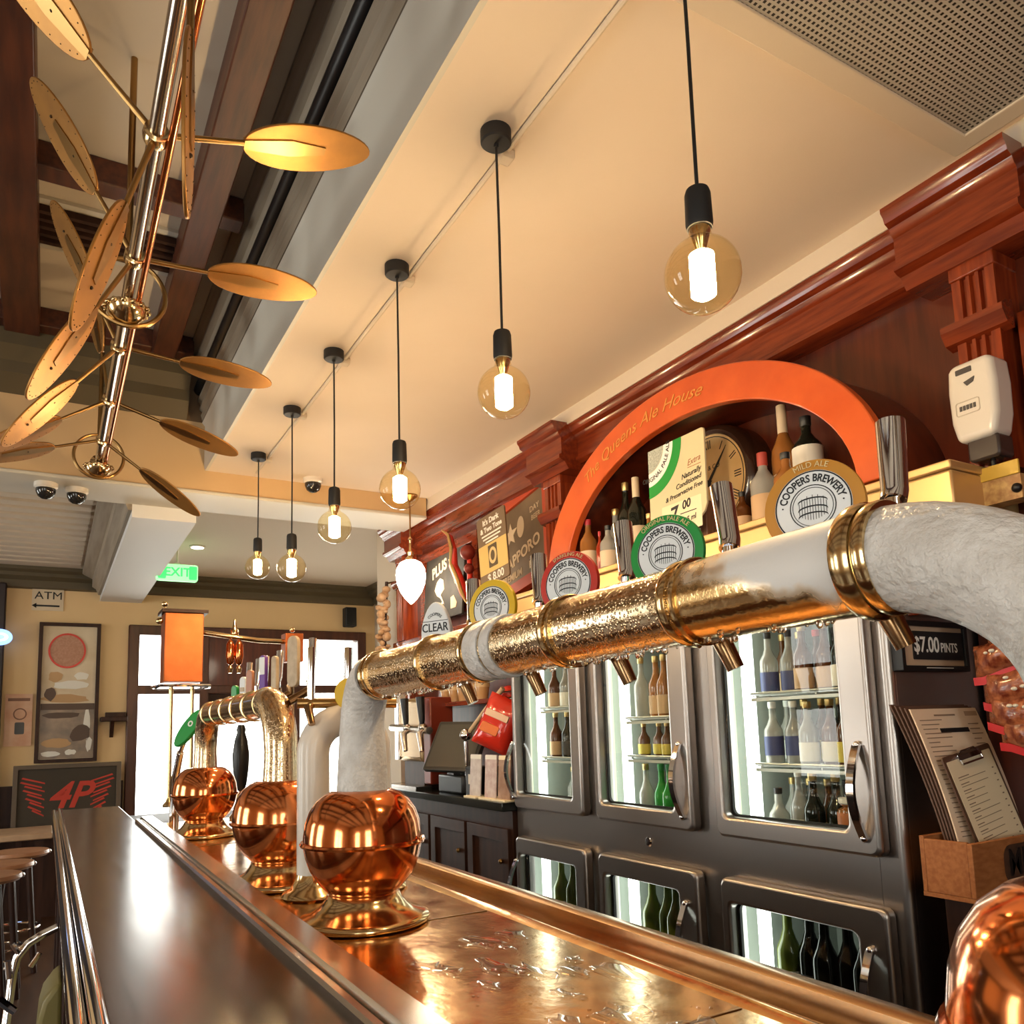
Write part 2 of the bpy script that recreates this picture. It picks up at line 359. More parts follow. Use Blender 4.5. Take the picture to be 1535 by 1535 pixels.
for x0, x1, z0, z1 in ((1.30, 1.38, FL, .40), (2.0, 2.08, FL, .40), (1.38, 2.0, .30, .40), (1.38, 2.0, FL, FL + .3)): f.box(x0, x1, 7.98, 8.04, z0, z1)
f.build('door_leaf', DARKW, D)
MB().box(1.38, 2.0, 8.0, 8.012, FL + .3, .30).build('door_pane', GLASS, D)
MB().tube([(2.03, 7.97, -.5), (2.03, 7.91, -.5), (2.03, 7.91, -.2), (2.03, 7.97, -.2)], .011, 8).build('door_handle', BRASS, D)
struct('pavement', MB().box(-6, 9, 8.3, 20, FL - .12, FL - .02), mat('pale_pavement', (.62, .60, .57), .8))
# far dark doorway on the extreme left
struct('door_2', MB().box(-1.5, -.34, 7.9, 8.02, FL, 1.35), mat('dark_post', (.02, .012, .014), .4), bevel=.01)
# ------------------------------------------------------------------ things on the far wall
def flat(name, label, cat, loc, n, w, h, t, m, r=.002, group=None, up=(0, 0, 1)):
    o = thing(name, label, cat, loc, group); M = frame(loc, n, up)
    return o, M
e, M = flat('exit_sign', 'green lit EXIT sign on the far wall above the entrance doors', 'sign', (.835, 6.6, 1.275), (0, -1, 0), 0, 0, 0, None)
MB().slab(rrect(.30, .130, .018, 4), -.03, .02, M).build('sign_box', EXITW, e, bevel=.004)
MB().slab(rrect(.058, .105, .01, 3, -.112), .019, .023, M).slab(rrect(.058, .105, .01, 3, .112), .019, .023, M).build('arrow_panel', EXITG, e)
MB().text('EXIT', .095, M @ Matrix.Translation((0, 0, .024)), bold=.002).build('lettering', EXITG, e)
MB().box(-.02, .02, .064, .08, -.02, .01, M).cyl(M @ Vector((0, .07, -.005)), M @ Vector((0, .225, -.005)), .008).build('bracket', GREYP, e)
e, M = flat('atm_sign', 'white paper ATM sign with a black arrow on the tan wall', 'sign', (-.035, 7.995, 1.235), (0, -1, 0), 0, 0, 0, None)
MB().slab(rrect(.24, .20, .004, 1), 0, .004, M).build('paper', mat('warm_paper', (.68, .55, .38), .6), e)
MB().text('ATM', .095, M @ Matrix.Translation((.005, .03, .0055)), sx=1.1).build('lettering', INK, e)
MB().box(-.10, .09, -.065, -.05, .004, .006, M).slab([(-.12, -.0575), (-.085, -.08), (-.085, -.035)], .004, .006, M).build('arrow', INK, e)
# framed picture
e, M = flat('framed_picture', 'tall dark framed glass picture with a red round badge on the far wall', 'picture', (.148, 7.98, .425), (0, -1, 0), 0, 0, 0, None)
MB().ring(rrect(.475, 1.21, .003, 1), rrect(.415, 1.15, .003, 1), -.02, .025, M).build('picture_frame', DARKW, e, bevel=.005)
MB().box(-.208, .208, -.575, .575, -.015, .0, M).build('backing', mat('picture_ground', (.60, .47, .30), .5, var=(.70, .58, .42), vscale=5), e)
MB().slab(circ(.135, 40, -.02, .36, 1.06), .0, .006, M).build('badge', mat('badge_grain', (.50, .27, .18), .5, var=(.42, .20, .12), vscale=60), e)
MB().ring(circ(.145, 40, -.02, .36, 1.06), circ(.13, 40, -.02, .36, 1.06), 0, .009, M).build('badge_rim', RED, e)
MB().box(-.205, .205, -.572, -.10, .0, .002, M).build('painted_reflection', mat('glass_reflection_brown', (.20, .15, .11), .35, var=(.34, .24, .16), vscale=7), e)  # room reflected in the picture glass, painted as a darker lower half
MB().box(-.205, .205, -.155, -.10, .002, .0036, M).build('dark_band', mat('print_dark', (.10, .06, .04), .5), e)
for (cx, cy, w, h, q) in ((.02, .06, .30, .09, 0), (.10, .14, .12, .08, 0), (-.10, .13, .12, .10, 1), (-.02, -.06, .38, .08, 1), (-.14, -.02, .10, .12, 2), (-.05, -.20, .30, .06, 2), (.1, -.36, .16, .16, 2), (.15, -.28, .05, .3, 0), (-.08, -.44, .26, .08, 1), (-.12, -.53, .16, .05, 0), (.03, -.52, .10, .05, 0), (.17, -.45, .05, .14, 0)):
    MB().slab([(cx + w / 2 * math.cos(a) * (.8 + .3 * random.random()), cy + h / 2 * math.sin(a) * (.7 + .4 * random.random())) for a in [2 * PI * i / 14 for i in range(14)]], .0, .003 + .001 * q, M).build('printed_shape', mat(*(('print_white', (.78, .74, .66), .5), ('print_gold', (.50, .30, .14), .5), ('print_dark', (.10, .06, .04), .5))[q]), e)
# chalkboard
e, M = flat('chalkboard', 'framed chalkboard with a red chalk 4P leaning below the tall picture', 'sign', (.17, 7.82, -.48), (0, -1, .06), 0, 0, 0, None)
MB().ring(rrect(.80, .58, .003, 1), rrect(.73, .51, .003, 1), -.015, .02, M).build('board_frame', mat('worn_frame', (.10, .07, .045), .5), e, bevel=.004)
MB().box(-.368, .368, -.258, .258, -.012, .004, M).build('board', mat('board_olive', (.045, .034, .022), .7), e)
mb = MB().text('4P', .30, M @ Matrix.Translation((.0, .02, .006)), bold=.006, shear=.35)
for s_ in (-1, 1):
    for k in range(9):
        a = s_ * (.17 + .02 * (k % 2)); yy = .13 - .033 * k
        mb.slab([(a, yy), (a + s_ * (.17 - .01 * k), yy + .05), (a + s_ * (.16 - .01 * k), yy + .062), (a, yy + .012)], .004, .006, M)
mb.build('chalk_drawing', REDC, e)
MB().box(-.36, -.32, -.965, -.27, -.04, 0, M).build('easel_leg', DARKW, e); MB().box(.32, .36, -.965, -.27, -.04, 0, M).build('easel_leg', DARKW, e)
# wall shelf, poster, speaker, oval sign
e = thing('wall_shelf', 'small dark drinks shelf on the wall beside the entrance doors', 'shelf', (.5, 7.9, .15))
MB().box(.40, .61, 7.82, 8.0, .16, .20).build('board', DARKW, e, bevel=.006)
MB().box(.44, .60, 7.90, 8.0, .20, .24).build('ledge_rail', DARKW, e)
MB().prism([(8.0, .16), (7.86, .16), (8.0, .02)], .48, .51, Matrix(((0, 1, 0, 0), (1, 0, 0, 0), (0, 0, 1, 0), (0, 0, 0, 1)))).build('bracket', DARKW, e)
e, M = flat('poster', 'pinkish poster with a dark glass printed on it on the tan wall', 'poster', (-.215, 7.99, .19), (0, -1, 0), 0, 0, 0, None)
MB().slab(rrect(.20, .44, .003, 1), 0, .004, M).build('sheet', mat('poster_pink', (.58, .30, .18), .5, var=(.66, .42, .28), vscale=6), e)
MB().slab(rrect(.07, .10, .01, 3, .01, -.07), .004, .006, M).build('printed_glass', mat('poster_dark', (.08, .08, .08), .5), e)
MB().ring(circ(.05, 20, .01, .05), circ(.04, 20, .01, .05), .004, .006, M).box(-.08, .08, .16, .185, .004, .006, M).build('printed_title', mat('poster_brown', (.20, .09, .05), .5), e)
e = thing('wall_speaker', 'small black loudspeaker high on the far wall right of the doors', 'speaker', (2.66, 7.93, 1.18))
MB().box(2.60, 2.72, 7.84, 7.95, 1.075, 1.275).build('cabinet', BLACKM, e, bevel=.012)
MB().box(2.61, 2.71, 7.832, 7.842, 1.09, 1.26).build('grille', BLACK, e)
MB().cyl((2.66, 7.94, 1.18), (2.66, 8.0, 1.18), .02).build('bracket', BLACKM, e)
e, M = flat('oval_sign', 'small lit blue and white oval sign on the dark post at the left edge', 'sign', (-.37, 7.88, .88), (0, -1, 0), 0, 0, 0, None)
MB().slab(circ(.09, 30, 0, 0, .75), -.01, .02, M).build('sign_face', mat('lit_blue', (.2, .35, .8), .4, emis=(.25, .45, 1.0), estr=1.2), e)
MB().ring(circ(.06, 30, 0, 0, .6), circ(.035, 30, 0, 0, .6), .02, .024, M).build('sign_ring', mat('lit_white', (.8, .9, 1), .4, emis=(.7, .85, 1), estr=1.2), e)
# ------------------------------------------------------------------ the bar
bar = thing('bar_counter', 'long dark wooden bar counter with twin chrome edge rails and steel strip', 'bar', (.4, 1.8, FL))
MB().box(.075, .345, -1.2, 4.80, BT - .05, BT).build('worktop', BARW, bar, bevel=.006)
MB().box(.845, .90, -1.2, 4.80, BT - .10, BT - .055).box(.345, .845, -1.2, 4.80, BT - .10, BT - .055).build('server_deck', DARKW, bar)
MB().box(.08, .86, -1.2, 4.76, FL, BT - .10).build('carcass', DARKW, bar)
mb = MB()
for k in range(9): mb.ring(rrect(.56, .66, .003, 1), rrect(.48, .58, .003, 1), 0, .012, frame((.08, -.8 + k * .66, -.92), (-1, 0, 0)))
mb.build('front_panelling', DARKW, bar, bevel=.003)
MB().box(.050, .075, -1.2, 4.82, BT - .045, BT - .008).build('wood_nosing', mat('nosing_wood', (.05, .014, .008), .3), bar)
MB().tube([(.047, -1.2, BT - .011), (.047, 4.83, BT - .011)], .0125, 14).tube([(.047, -1.2, BT - .036), (.047, 4.83, BT - .036)], .010, 12).build('edge_rail', CHROME, bar, label='outer chrome edge rail')
MB().tube([(.070, -1.2, BT - .004), (.070, 4.83, BT - .004)], .0115, 14).build('edge_rail', CHROME, bar, label='inner chrome edge rail')
MB().prism([(.335, BT), (.335, BT + .010), (.340, BT + .014), (.350, BT + .014), (.354, BT + .008), (.354, BT)], -1.2, 3.80).build('bead_strip', STRIPM, bar)
MB().prism([(.357, BT), (.357, BT + .012), (.362, BT + .020), (.404, BT + .022), (.408, BT + .018), (.408, BT - .02), (.40, BT - .05), (.357, BT - .05)], -1.2, 3.82).build('steel_band', STRIPM, bar)
tray = thing('drip_tray', 'long wet brass drip tray under the copper pots on the bar', 'drip tray', (.62, 1.3, BT - .05))
TZ = BT - .012
MB().box(.408, .845, -1.2, 3.80, TZ - .035, TZ).build('tray_floor', TRAYM, tray)
MB().prism([(.775, TZ), (.79, TZ + .006), (.80, TZ + .006), (.812, TZ)], -1.2, 3.80).prism([(.408, TZ), (.408, TZ + .012), (.418, TZ + .012), (.426, TZ)], -1.2, 3.80).build('raised_rib', TRAYM, tray)
MB().prism([(.838, TZ), (.842, BT + .010), (.850, BT + .014), (.872, BT + .014), (.880, BT + .008), (.880, TZ - .035), (.845, TZ - .035)], -1.2, 3.82).build('rim', mat('worn_brass_rim', (.44, .28, .15), .26, 1.0), tray)
for yy in (.12, .78, 1.46, 2.2, 2.9): MB().box(.430, .772, yy, yy + .004, TZ, TZ + .0012).build('seam', BRASSD, tray)
# spilled water: thin clear puddles
rs = random.Random(3); mb = MB()
for k in range(46):
    cx, cy = rs.uniform(.46, .755), rs.uniform(.18, 1.30); r0 = rs.uniform(.010, .042)
    n = 16; rr = [r0 * rs.uniform(.55, 1.25) for _ in range(n)]; st = rs.uniform(1.0, 2.2)
    mb_pts = []
    for fz, s in ((0, 1.0), (.0014, .93), (.0021, .78)):
        mb_pts.append([(max(.43, min(.772, cx + s * rr[i] * math.cos(2 * PI * i / n))), cy + s * st * rr[i] * math.sin(2 * PI * i / n), TZ + .0003 + fz) for i in range(n)])
    P_ = sum(mb_pts, [])
    F_ = [(L * n + i, L * n + (i + 1) % n, (L + 1) * n + (i + 1) % n, (L + 1) * n + i) for L in (0, 1) for i in range(n)] + [list(range(2 * n, 3 * n))]
    mb.poly(P_, F_)
for k in range(240):
    cx, cy, r = rs.uniform(.43, .77), rs.uniform(.10, 1.42), rs.uniform(.0012, .0032)
    mb.lathe([(r, 0), (r * .8, r * .5), (r * .3, r * .7)], Matrix.Translation((cx, cy, TZ + .0003)), 7)
w = mb.build('spilled_water', WATER, None)
tag(w, 'spilled beer and water drops lying on the brass drip tray', 'water', kind='stuff')

# ------------------------------------------------------------------ beer fonts
POT = [(.063, .052), (.068, .060), (.086, .078), (.101, .101), (.110, .126), (.1135, .146), (.114, .150)]
POT2 = [(.114, .153), (.1135, .165), (.110, .190), (.102, .212), (.089, .231), (.072, .244), (.056, .250), (.046, .249)]
FLG = [(.120, 0), (.1265, .003), (.128, .008), (.125, .013), (.116, .017), (.098, .023), (.083, .033), (.073, .045), (.069, .055), (.064, .056)]
def kettle(t, x, y, z=BT, s=1.0):
    M = Matrix.Translation((x, y, z - .012)) @ Matrix.Scale(s, 4)
    f = MB().lathe(FLG, M, 48).build('flange', BRASS, t, ang=60)
    p = MB().lathe(POT + [(.1185, .1475), (.1205, .1515), (.1185, .1555)] + POT2, M, 64).build('copper_pot', COPPER, t, ang=50)
    MB().ball(M @ Vector((.085, -.082, .158)), .004 * s, 8).build('rivet', BRASS, p)
    return p
def disc_sub(par, M, r, face_r, ringc, textcol=INK, small='', word='COOPERS BREWERY', low=''):
    """round tap medallion: coloured rim, white face, curved writing and an engraved barrel crest"""
    m = MB().lathe([(r * .96, -.004), (r, -.002), (r, .002), (r * .985, .004), (face_r * 1.0, .0045)], M, 48).build('medallion', ringc, par)
    MB().slab(circ(face_r, 48), .0045, .0056, M).build('medallion_face', WHITE, m, sm=False)
    mb = MB().ring(circ(face_r * .99, 48), circ(face_r * .955, 48), .0056, .006, M)
    mb.ring(circ(face_r * .60, 40), circ(face_r * .575, 40), .0056, .006, M).ring(circ(face_r * .53, 40), circ(face_r * .515, 40), .0056, .006, M)
    mb.text('\u00b7 ' + word + ' \u00b7', face_r * .29, M @ Matrix.Translation((0, 0, .006)), .0002, arc=(face_r * .775, 0), bold=.0002, sx=.80)
    if low:
        mb.text(low, face_r * .2, M @ Matrix.Rotation(PI, 4, 'Z') @ Matrix.Translation((0, 0, .006)), .0002, arc=(face_r * .78, 0))
    for i in range(13):     # barrel crest: hatched half-rounds and hoops
        a = -1.0 + i * 2 / 12; h = .36 * math.sqrt(max(0, 1 - a * a)); q = face_r
        if h > .03: mb.box(a * .42 * q - .006 * q, a * .42 * q + .006 * q, -h * q, h * q * (.6 if i % 2 else .9), .0056, .006, M)
    for s_ in (-.26, -.08, .14): mb.slab([(face_r * (.38 * math.cos(t_)), face_r * (s_ + .12 * math.sin(t_))) for t_ in [PI * i / 12 for i in range(13)]] + [(face_r * (.38 * math.cos(t_)), face_r * (s_ - .035 + .12 * math.sin(t_))) for t_ in [PI * i / 12 for i in range(12, -1, -1)]], .0056, .0062, M)
    mb.build('lettering', textcol, m, sm=False)
    MB().text(small, (r - face_r) * .7, M @ Matrix.Translation((0, 0, .0052)), .0003, arc=((r + face_r) / 2, 0)).build('rim_lettering', mat('gold_print', (.80, .62, .30), .4), m, sm=False)
    return m
def tap(t, x, y, z, h=.085, lean=.012, spout=True, r=.0125, shank_from=None):
    """chrome handle with shank, collar and a bronze spout"""
    hd = MB().tube([(x, y, z - .03), (x, y, z + .002)], .008, 10).tube([(x, y, z), (x + .004, y + lean * .12, z + h * .12), (x + .012, y + lean, z + h)], [r * .96, r * .98, r * 1.06], 20)
    tp = hd.build('tap_handle', CHROME, t)
    if spout:
        MB().tube([(x - .004, y, z - .085), (x + .006, y, z - .105), (x + .016, y - .004, z - .15)], [.0135, .0145, .0125], 14).build('spout', BRONZE, tp)
    if shank_from: MB().tube([shank_from, (x, y, z - .045), (x, y, z - .02)], [.011, .012, .012], 12).build('shank', BRONZE, tp)
    return tp
F1 = thing('beer_font', 'frosted brass beer font on two copper pots, nearest on the bar', 'beer font', (.54, 1.53, BT - .012))
def ax1(y): return Vector((.6165 - .05 * y, y, .138 - .023 * y))
p = kettle(F1, .54, 1.53); kettle(F1, .6035, .26)
R1 = .0425
# far neck: frosted leg up into a tight bend
c0 = ax1(1.44); top = ax1(1.53).z
neck = [(.54, 1.53, BT + .232), (.54, 1.53, BT + .245), (.54, 1.53, -.06), (.54, 1.53, .0)] + [Vector((.54, 1.45, 0)) + Vector((-.0, .08 * math.cos(a), (c0.z) * math.sin(a))) for a in [PI / 2 * i / 8 for i in range(1, 9)]]
MB().tube(neck, [.050, .050, .0475, .0445] + [.043] * 8, 28).build('frosted_leg', FROST, F1, ang=60)
# brass barrel of the font between the rings
MB().tube([ax1(1.45 - .01 * i * 2.1) for i in range(42)] , R1, 36).build('barrel', BRASSW, F1)
# frost thickens towards the near bend
FB = bpy.data.materials.new('frost_creeping_over_brass'); FB.use_nodes = True; nt = FB.node_tree; b = nt.nodes['Principled BSDF']
tc = nd(nt, 'ShaderNodeTexCoord'); sp = nd(nt, 'ShaderNodeSeparateXYZ'); nz = nd(nt, 'ShaderNodeTexNoise'); nz.inputs['Scale'].default_value = 38; nz.inputs['Detail'].default_value = 5
nt.links.new(tc.outputs['Object'], sp.inputs[0]); nt.links.new(tc.outputs['Object'], nz.inputs['Vector'])
m1 = nd(nt, 'ShaderNodeMapRange'); m1.inputs['From Min'].default_value = -.95; m1.inputs['From Max'].default_value = -1.09; nt.links.new(sp.outputs['Y'], m1.inputs['Value'])
m2 = nd(nt, 'ShaderNodeMapRange'); m2.inputs['From Min'].default_value = .445; m2.inputs['From Max'].default_value = .50; m2.inputs['To Min'].default_value = -.9; m2.inputs['To Max'].default_value = .35; nt.links.new(sp.outputs['Z'], m2.inputs['Value'])
ad = nd(nt, 'ShaderNodeMath', operation='ADD'); nt.links.new(m1.outputs[0], ad.inputs[0]); nt.links.new(m2.outputs[0], ad.inputs[1])
ad2 = nd(nt, 'ShaderNodeMath', operation='MULTIPLY_ADD'); nt.links.new(nz.outputs['Fac'], ad2.inputs[0]); ad2.inputs[1].default_value = .7; nt.links.new(ad.outputs[0], ad2.inputs[2])
rp = nd(nt, 'ShaderNodeValToRGB'); rp.color_ramp.elements[0].position = .62; rp.color_ramp.elements[1].position = .98; nt.links.new(ad2.outputs[0], rp.inputs['Fac'])
mx = nd(nt, 'ShaderNodeMix', data_type='RGBA'); mx.inputs[6].default_value = (.78, .52, .24, 1); mx.inputs[7].default_value = (.78, .74, .70, 1)
nt.links.new(rp.outputs['Color'], mx.inputs[0]); nt.links.new(mx.outputs[2], b.inputs['Base Color'])
inv = nd(nt, 'ShaderNodeMath', operation='SUBTRACT'); inv.inputs[0].default_value = 1.0; nt.links.new(rp.outputs['Color'], inv.inputs[1]); nt.links.new(inv.outputs[0], b.inputs['Metallic'])
mr = nd(nt, 'ShaderNodeMapRange'); mr.inputs['To Min'].default_value = .16; mr.inputs['To Max'].default_value = .5; nt.links.new(rp.outputs['Color'], mr.inputs['Value']); nt.links.new(mr.outputs[0], b.inputs['Roughness'])
bp = nd(nt, 'ShaderNodeBump'); bp.inputs['Strength'].default_value = .3; bp.inputs['Distance'].default_value = .0012; n2 = nd(nt, 'ShaderNodeTexNoise'); n2.inputs['Scale'].default_value = 150
nt.links.new(tc.outputs['Object'], n2.inputs['Vector']); nt.links.new(n2.outputs['Fac'], bp.inputs['Height']); nt.links.new(bp.outputs[0], b.inputs['Normal'])
MB().tube([ax1(.62 - .022 * i) for i in range(11)], [R1 + .0002 * i for i in range(11)], 36).build('frosting_barrel', FB, F1)
# near bend, fat with ice, down to the second pot
cen = ax1(.42); e0 = [cen + Vector((0, -.16 * math.sin(a), -.125 * (1 - math.cos(a)))) for a in [PI / 2 * i / 14 for i in range(15)]]
xe = .6035
path = [Vector((cen.x + (xe - cen.x) * i / 14, q.y, q.z)) for i, q in enumerate(e0)] + [Vector((xe, .26, z)) for z in (-.075, -.10)]
MB().tube(path, [.0438, .044, .0442, .0445, .0445, .0445, .0445, .0445, .044, .044, .044, .044, .044, .044, .045, .048, .050], 36).build('frosted_bend', FROST, F1, ang=60)
# rings
def ringat(y, r=R1, w=.006, pr=.0045, m=BRASS, name='ring'):
    c = ax1(y); d = (ax1(y + .01) - ax1(y)).normalized(); M = frame(c, d)
    MB().lathe([(r, -w), (r + pr * .7, -w), (r + pr, -w * .5), (r + pr, w * .5), (r + pr * .7, w), (r, w)], M, 40).build(name, m, F1)
for y, w in ((1.437, .007), (1.415, .004), (1.20, .006), (1.055, .005), (.845, .006), (.83, .003), (.628, .006), (.612, .003)): ringat(y, w=w)
ringat(1.025, pr=.003, w=.020, m=FROST, name='frost_collar'); ringat(.985, pr=.003, w=.012, m=FROST, name='frost_collar')
ringat(.418, r=.0435, w=.009, pr=.0070); ringat(.402, r=.044, w=.006, pr=.0045)
# hanging condensation drops
rs = random.Random(5); mb = MB()
for k in range(150):
    y = rs.uniform(.46, 1.43); c = ax1(y); a = rs.gauss(0, .22); r = rs.uniform(.0012, .0034)
    mb.ball((c.x - R1 * math.sin(a), c.y, c.z - R1 * math.cos(a) - r * .5), r, 7, rs.uniform(.9, 1.7))
o = mb.build('condensation_drops', mat('clear_drops', (.95, .93, .9), .03, 0, trans=1.0, ior=1.33), F1); o['kind'] = 'stuff'
CAM_N = (-.86, -.50, .0)
MED = [(.485, .0475, .036, ORANGE), (.685, .0465, .036, GREEN), (.885, .046, .036, RED), (1.085, .046, .035, YELLOW)]
for y, r, fr, cm in MED:
    c = ax1(y); n = Vector((-.92, -.40, .05 if cm is not YELLOW else .05)); loc = c + Vector((.036, .012 - (.012 if cm in (RED, YELLOW) else 0), .072))
    M = frame(loc, n); m = disc_sub(F1, M, r, fr, cm, small={ORANGE: 'MILD ALE', GREEN: 'ORIGINAL PALE ALE', RED: 'SPARKLING ALE', YELLOW: ''}[cm] , word='COOPERS BREWERY')
    MB().cyl(M @ Vector((0, -r * .6, -.012)), M @ Vector((0, -.004, -.004)), .006).cyl(c + Vector((.03, .016, .02)), M @ Vector((0, -r * .6, -.010)), .007).build('badge_stem', CHROME, m)
# clear-beer badge, a white egg shape
c = ax1(1.262); M = frame(c + Vector((.034, .01, .062)), (-.9, -.43, 0))
m = MB().slab([(.033 * math.cos(a) * (1 - .18 * max(0, math.sin(a))), .052 * math.sin(a)) for a in [2 * PI * i / 36 for i in range(36)]], -.005, .005, M).build('medallion', WHITE, F1, bevel=.002)
MB().text('CLEAR', .021, M @ Matrix.Translation((0, .006, .0056)), .0002, bold=.0002, sx=.95).box(-.029, .029, .0175, .0185, .005, .0056, M).text('COOPERS', .0075, M @ Matrix.Translation((0, .010, .0056)), .0002, arc=(.020, 0)).build('lettering', INK, m)
MB().slab([(-.030, -.014), (.030, -.014), (.029, -.022), (-.029, -.022)], .005, .0058, M).build('blue_band', mat('blue_print', (.06, .08, .32), .5), m)
for i, y in enumerate((.425, .62, .793, .990, 1.19)):
    c = ax1(y + .01); z = c.z + .066
    tap(F1, c.x + .066, y + .012, z, spout=False, h=.078, lean=.018 if i else .004, r=.0122, shank_from=(c.x + .02, y + .012, c.z + .005))
    MB().tube([c + Vector((.015, .012, -.02)), c + Vector((.046, .012, -.022)), c + Vector((.052, .010, -.034)), c + Vector((.062, .0, -.068))], [.010, .0115, .0112, .0095], 14).build('spout', BRONZE, F1)
# ------------------------------------------------------------------ the far brass font
F2 = thing('beer_font', 'polished brass beer font on two copper pots at the far end of the bar', 'beer font', (.51, 2.6, BT - .012))
kettle(F2, .515, 3.19); kettle(F2, .505, 2.03)
z2 = .082; r2 = .040
for (x, y, s_) in ((.515, 3.19, -1), (.505, 2.03, 1)):
    MB().tube([(x, y, BT + .232), (x, y, -.06), (x, y, z2 - .12)] + [Vector((x, y + s_ * .13, z2 - .12)) + Vector((0, -s_ * .13 * math.cos(a), .12 * math.sin(a))) for a in [PI / 2 * i / 10 for i in range(1, 11)]],
              [.043, .040, .040] + [.041] * 5 + [.042] * 5, 28).build('brass_leg', BRASSW, F2, ang=60)
MB().tube([(.506, 2.16, z2), (.513, 3.06, z2)], r2, 32).build('barrel', BRASS, F2)
for y in (2.17, 2.33, 2.50, 2.68, 2.86, 3.05):
    M = frame((.506 + (y - 2.16) * .008, y, z2), (0, 1, 0))
    MB().lathe([(r2, -.006), (r2 + .004, -.005), (r2 + .005, 0), (r2 + .004, .005), (r2, .006)], M, 32).build('ring', BRASS, F2)
PURP = mat('purple_print', (.16, .05, .32), .5); TANW = mat('pale_wood_handle', (.50, .36, .22), .5, var=(.62, .47, .30), vscale=40)
for i, (y, h, cm, w) in enumerate(((2.86, .05, GREEN, .030), (2.72, .07, WHITE, .030), (2.62, .085, mat('terracotta', (.5, .20, .10), .4), .030), (2.44, .115, PURP, .026), (2.30, .10, TANW, .022), (2.10, .135, TANW, .040))):
    M = frame((.555, y, z2 + .04), (-.9, -.43, 0))
    m = MB().slab(rrect(w, h, w * .45, 4, 0, h / 2), -.006, .006, M).build('tap_badge', cm, F2, bevel=.002)
    if cm is PURP: MB().slab(rrect(w * .9, h * .45, .002, 2, 0, h * .72), .006, .0075, M).build('badge_print', WHITE, m)
    if cm is WHITE: MB().slab(rrect(w * .7, h * .2, .002, 2, 0, h * .4), .006, .0075, M).build('badge_print', TANW, m)
    tap(F2, .585, y - .05, z2 + .075, h=.09, lean=.02, spout=False, r=.010, shank_from=(.53, y - .05, z2))
# ------------------------------------------------------------------ the white hooked font
F3 = thing('beer_font', 'glossy white hooked beer font between the frosted leg and the far brass font', 'beer font', (.535, 1.834, BT - .012))
WHF = mat('smooth_ice', (.78, .70, .62), .25, var=(.74, .66, .58), vscale=8)
ctr = Vector((.605, 1.834, -.045)); ap = [ctr + Vector((-.075 * math.cos(a), 0, .075 * math.sin(a))) for a in [PI * i / 16 for i in range(17)]]
MB().tube([(.530, 1.834, BT + .02), (.530, 1.834, -.15)] + ap + [(.680, 1.834, -.15), (.680, 1.834, BT + .02)], .0365, 28).build('white_arch', WHF, F3, ang=60)
for x in (.530, .680): MB().lathe([(.066, 0), (.071, .004), (.066, .012), (.050, .02), (.040, .04), (.037, .05)], Matrix.Translation((x, 1.834, BT - .012)), 32).build('flange', BRASS, F3)
MB().tube([(.50, 1.86, .070), (.72, 1.80, .066)], .012, 14).tube([(.605, 1.834, .02), (.605, 1.834, .066)], .014, 14).build('manifold', BRASSD, F3)
for x, y in ((.530, 1.852), (.612, 1.832)):
    MB().tube([(x, y, .066), (x + .0, y, .09), (x + .004, y + .012, .20)], [.008, .009, .0125], 18).build('tap_handle', CHROME, F3)
    MB().tube([(x, y, .064), (x - .015, y - .03, .058), (x - .012, y - .05, .02)], [.010, .010, .008], 12).build('spout', BRONZE, F3)
M = frame((.575, 1.72, .085), (-.8, -.6, 0)); MB().slab(circ(.034, 28), -.005, .005, M).build('medallion', YELLOW, F3, bevel=.002)
MB().tube([(.60, 1.80, .068), (.585, 1.725, .075)], .006, 10).build('badge_stem', CHROME, F3)
# green lens tap and black hand pump further along
t = thing('tap_badge_post', 'leaning chrome tap post with a green glossy badge left of the far copper pot', 'beer tap', (.47, 3.62, BT - .012))
MB().tube([(.468, 3.64, TZ), (.468, 3.63, -.17), (.472, 3.52, -.06)], [.02, .016, .014], 16).build('post', CHROME, t)
M = frame((.478, 3.36, .035), (-.75, -.60, .25), (.15, -.5, .8))
b_ = MB().slab([(.034 * math.cos(a), .085 * math.sin(a)) for a in [2 * PI * i / 32 for i in range(32)]], -.012, .006, M).build('badge', GREEN, t, bevel=.004)
MB().ring([(.012 * math.cos(a), .012 * math.sin(a) + .02) for a in [2 * PI * i / 16 for i in range(16)]], [(.007 * math.cos(a), .007 * math.sin(a) + .02) for a in [2 * PI * i / 16 for i in range(16)]], .006, .0075, M).build('badge_mark', WHITE, b_)
MB().tube([(.472, 3.52, -.06), (.478, 3.42, .0)], .009, 10).build('badge_arm', CHROME, t)
t = thing('hand_pump', 'black turned hand pump standing behind the far copper pot', 'hand pump', (.75, 3.72, BT - .012))
MB().lathe([(.045, 0), (.048, .01), (.03, .03), (.022, .06), (.018, .10), (.022, .12)], Matrix.Translation((.75, 3.72, TZ)), 24).build('base', BRASSD, t)
MB().lathe([(.017, .12), (.026, .15), (.034, .22), (.036, .28), (.028, .34), (.018, .375), (.020, .39), (.014, .41)], Matrix.Translation((.75, 3.72, TZ)), 24).build('handle', BLACK, t)
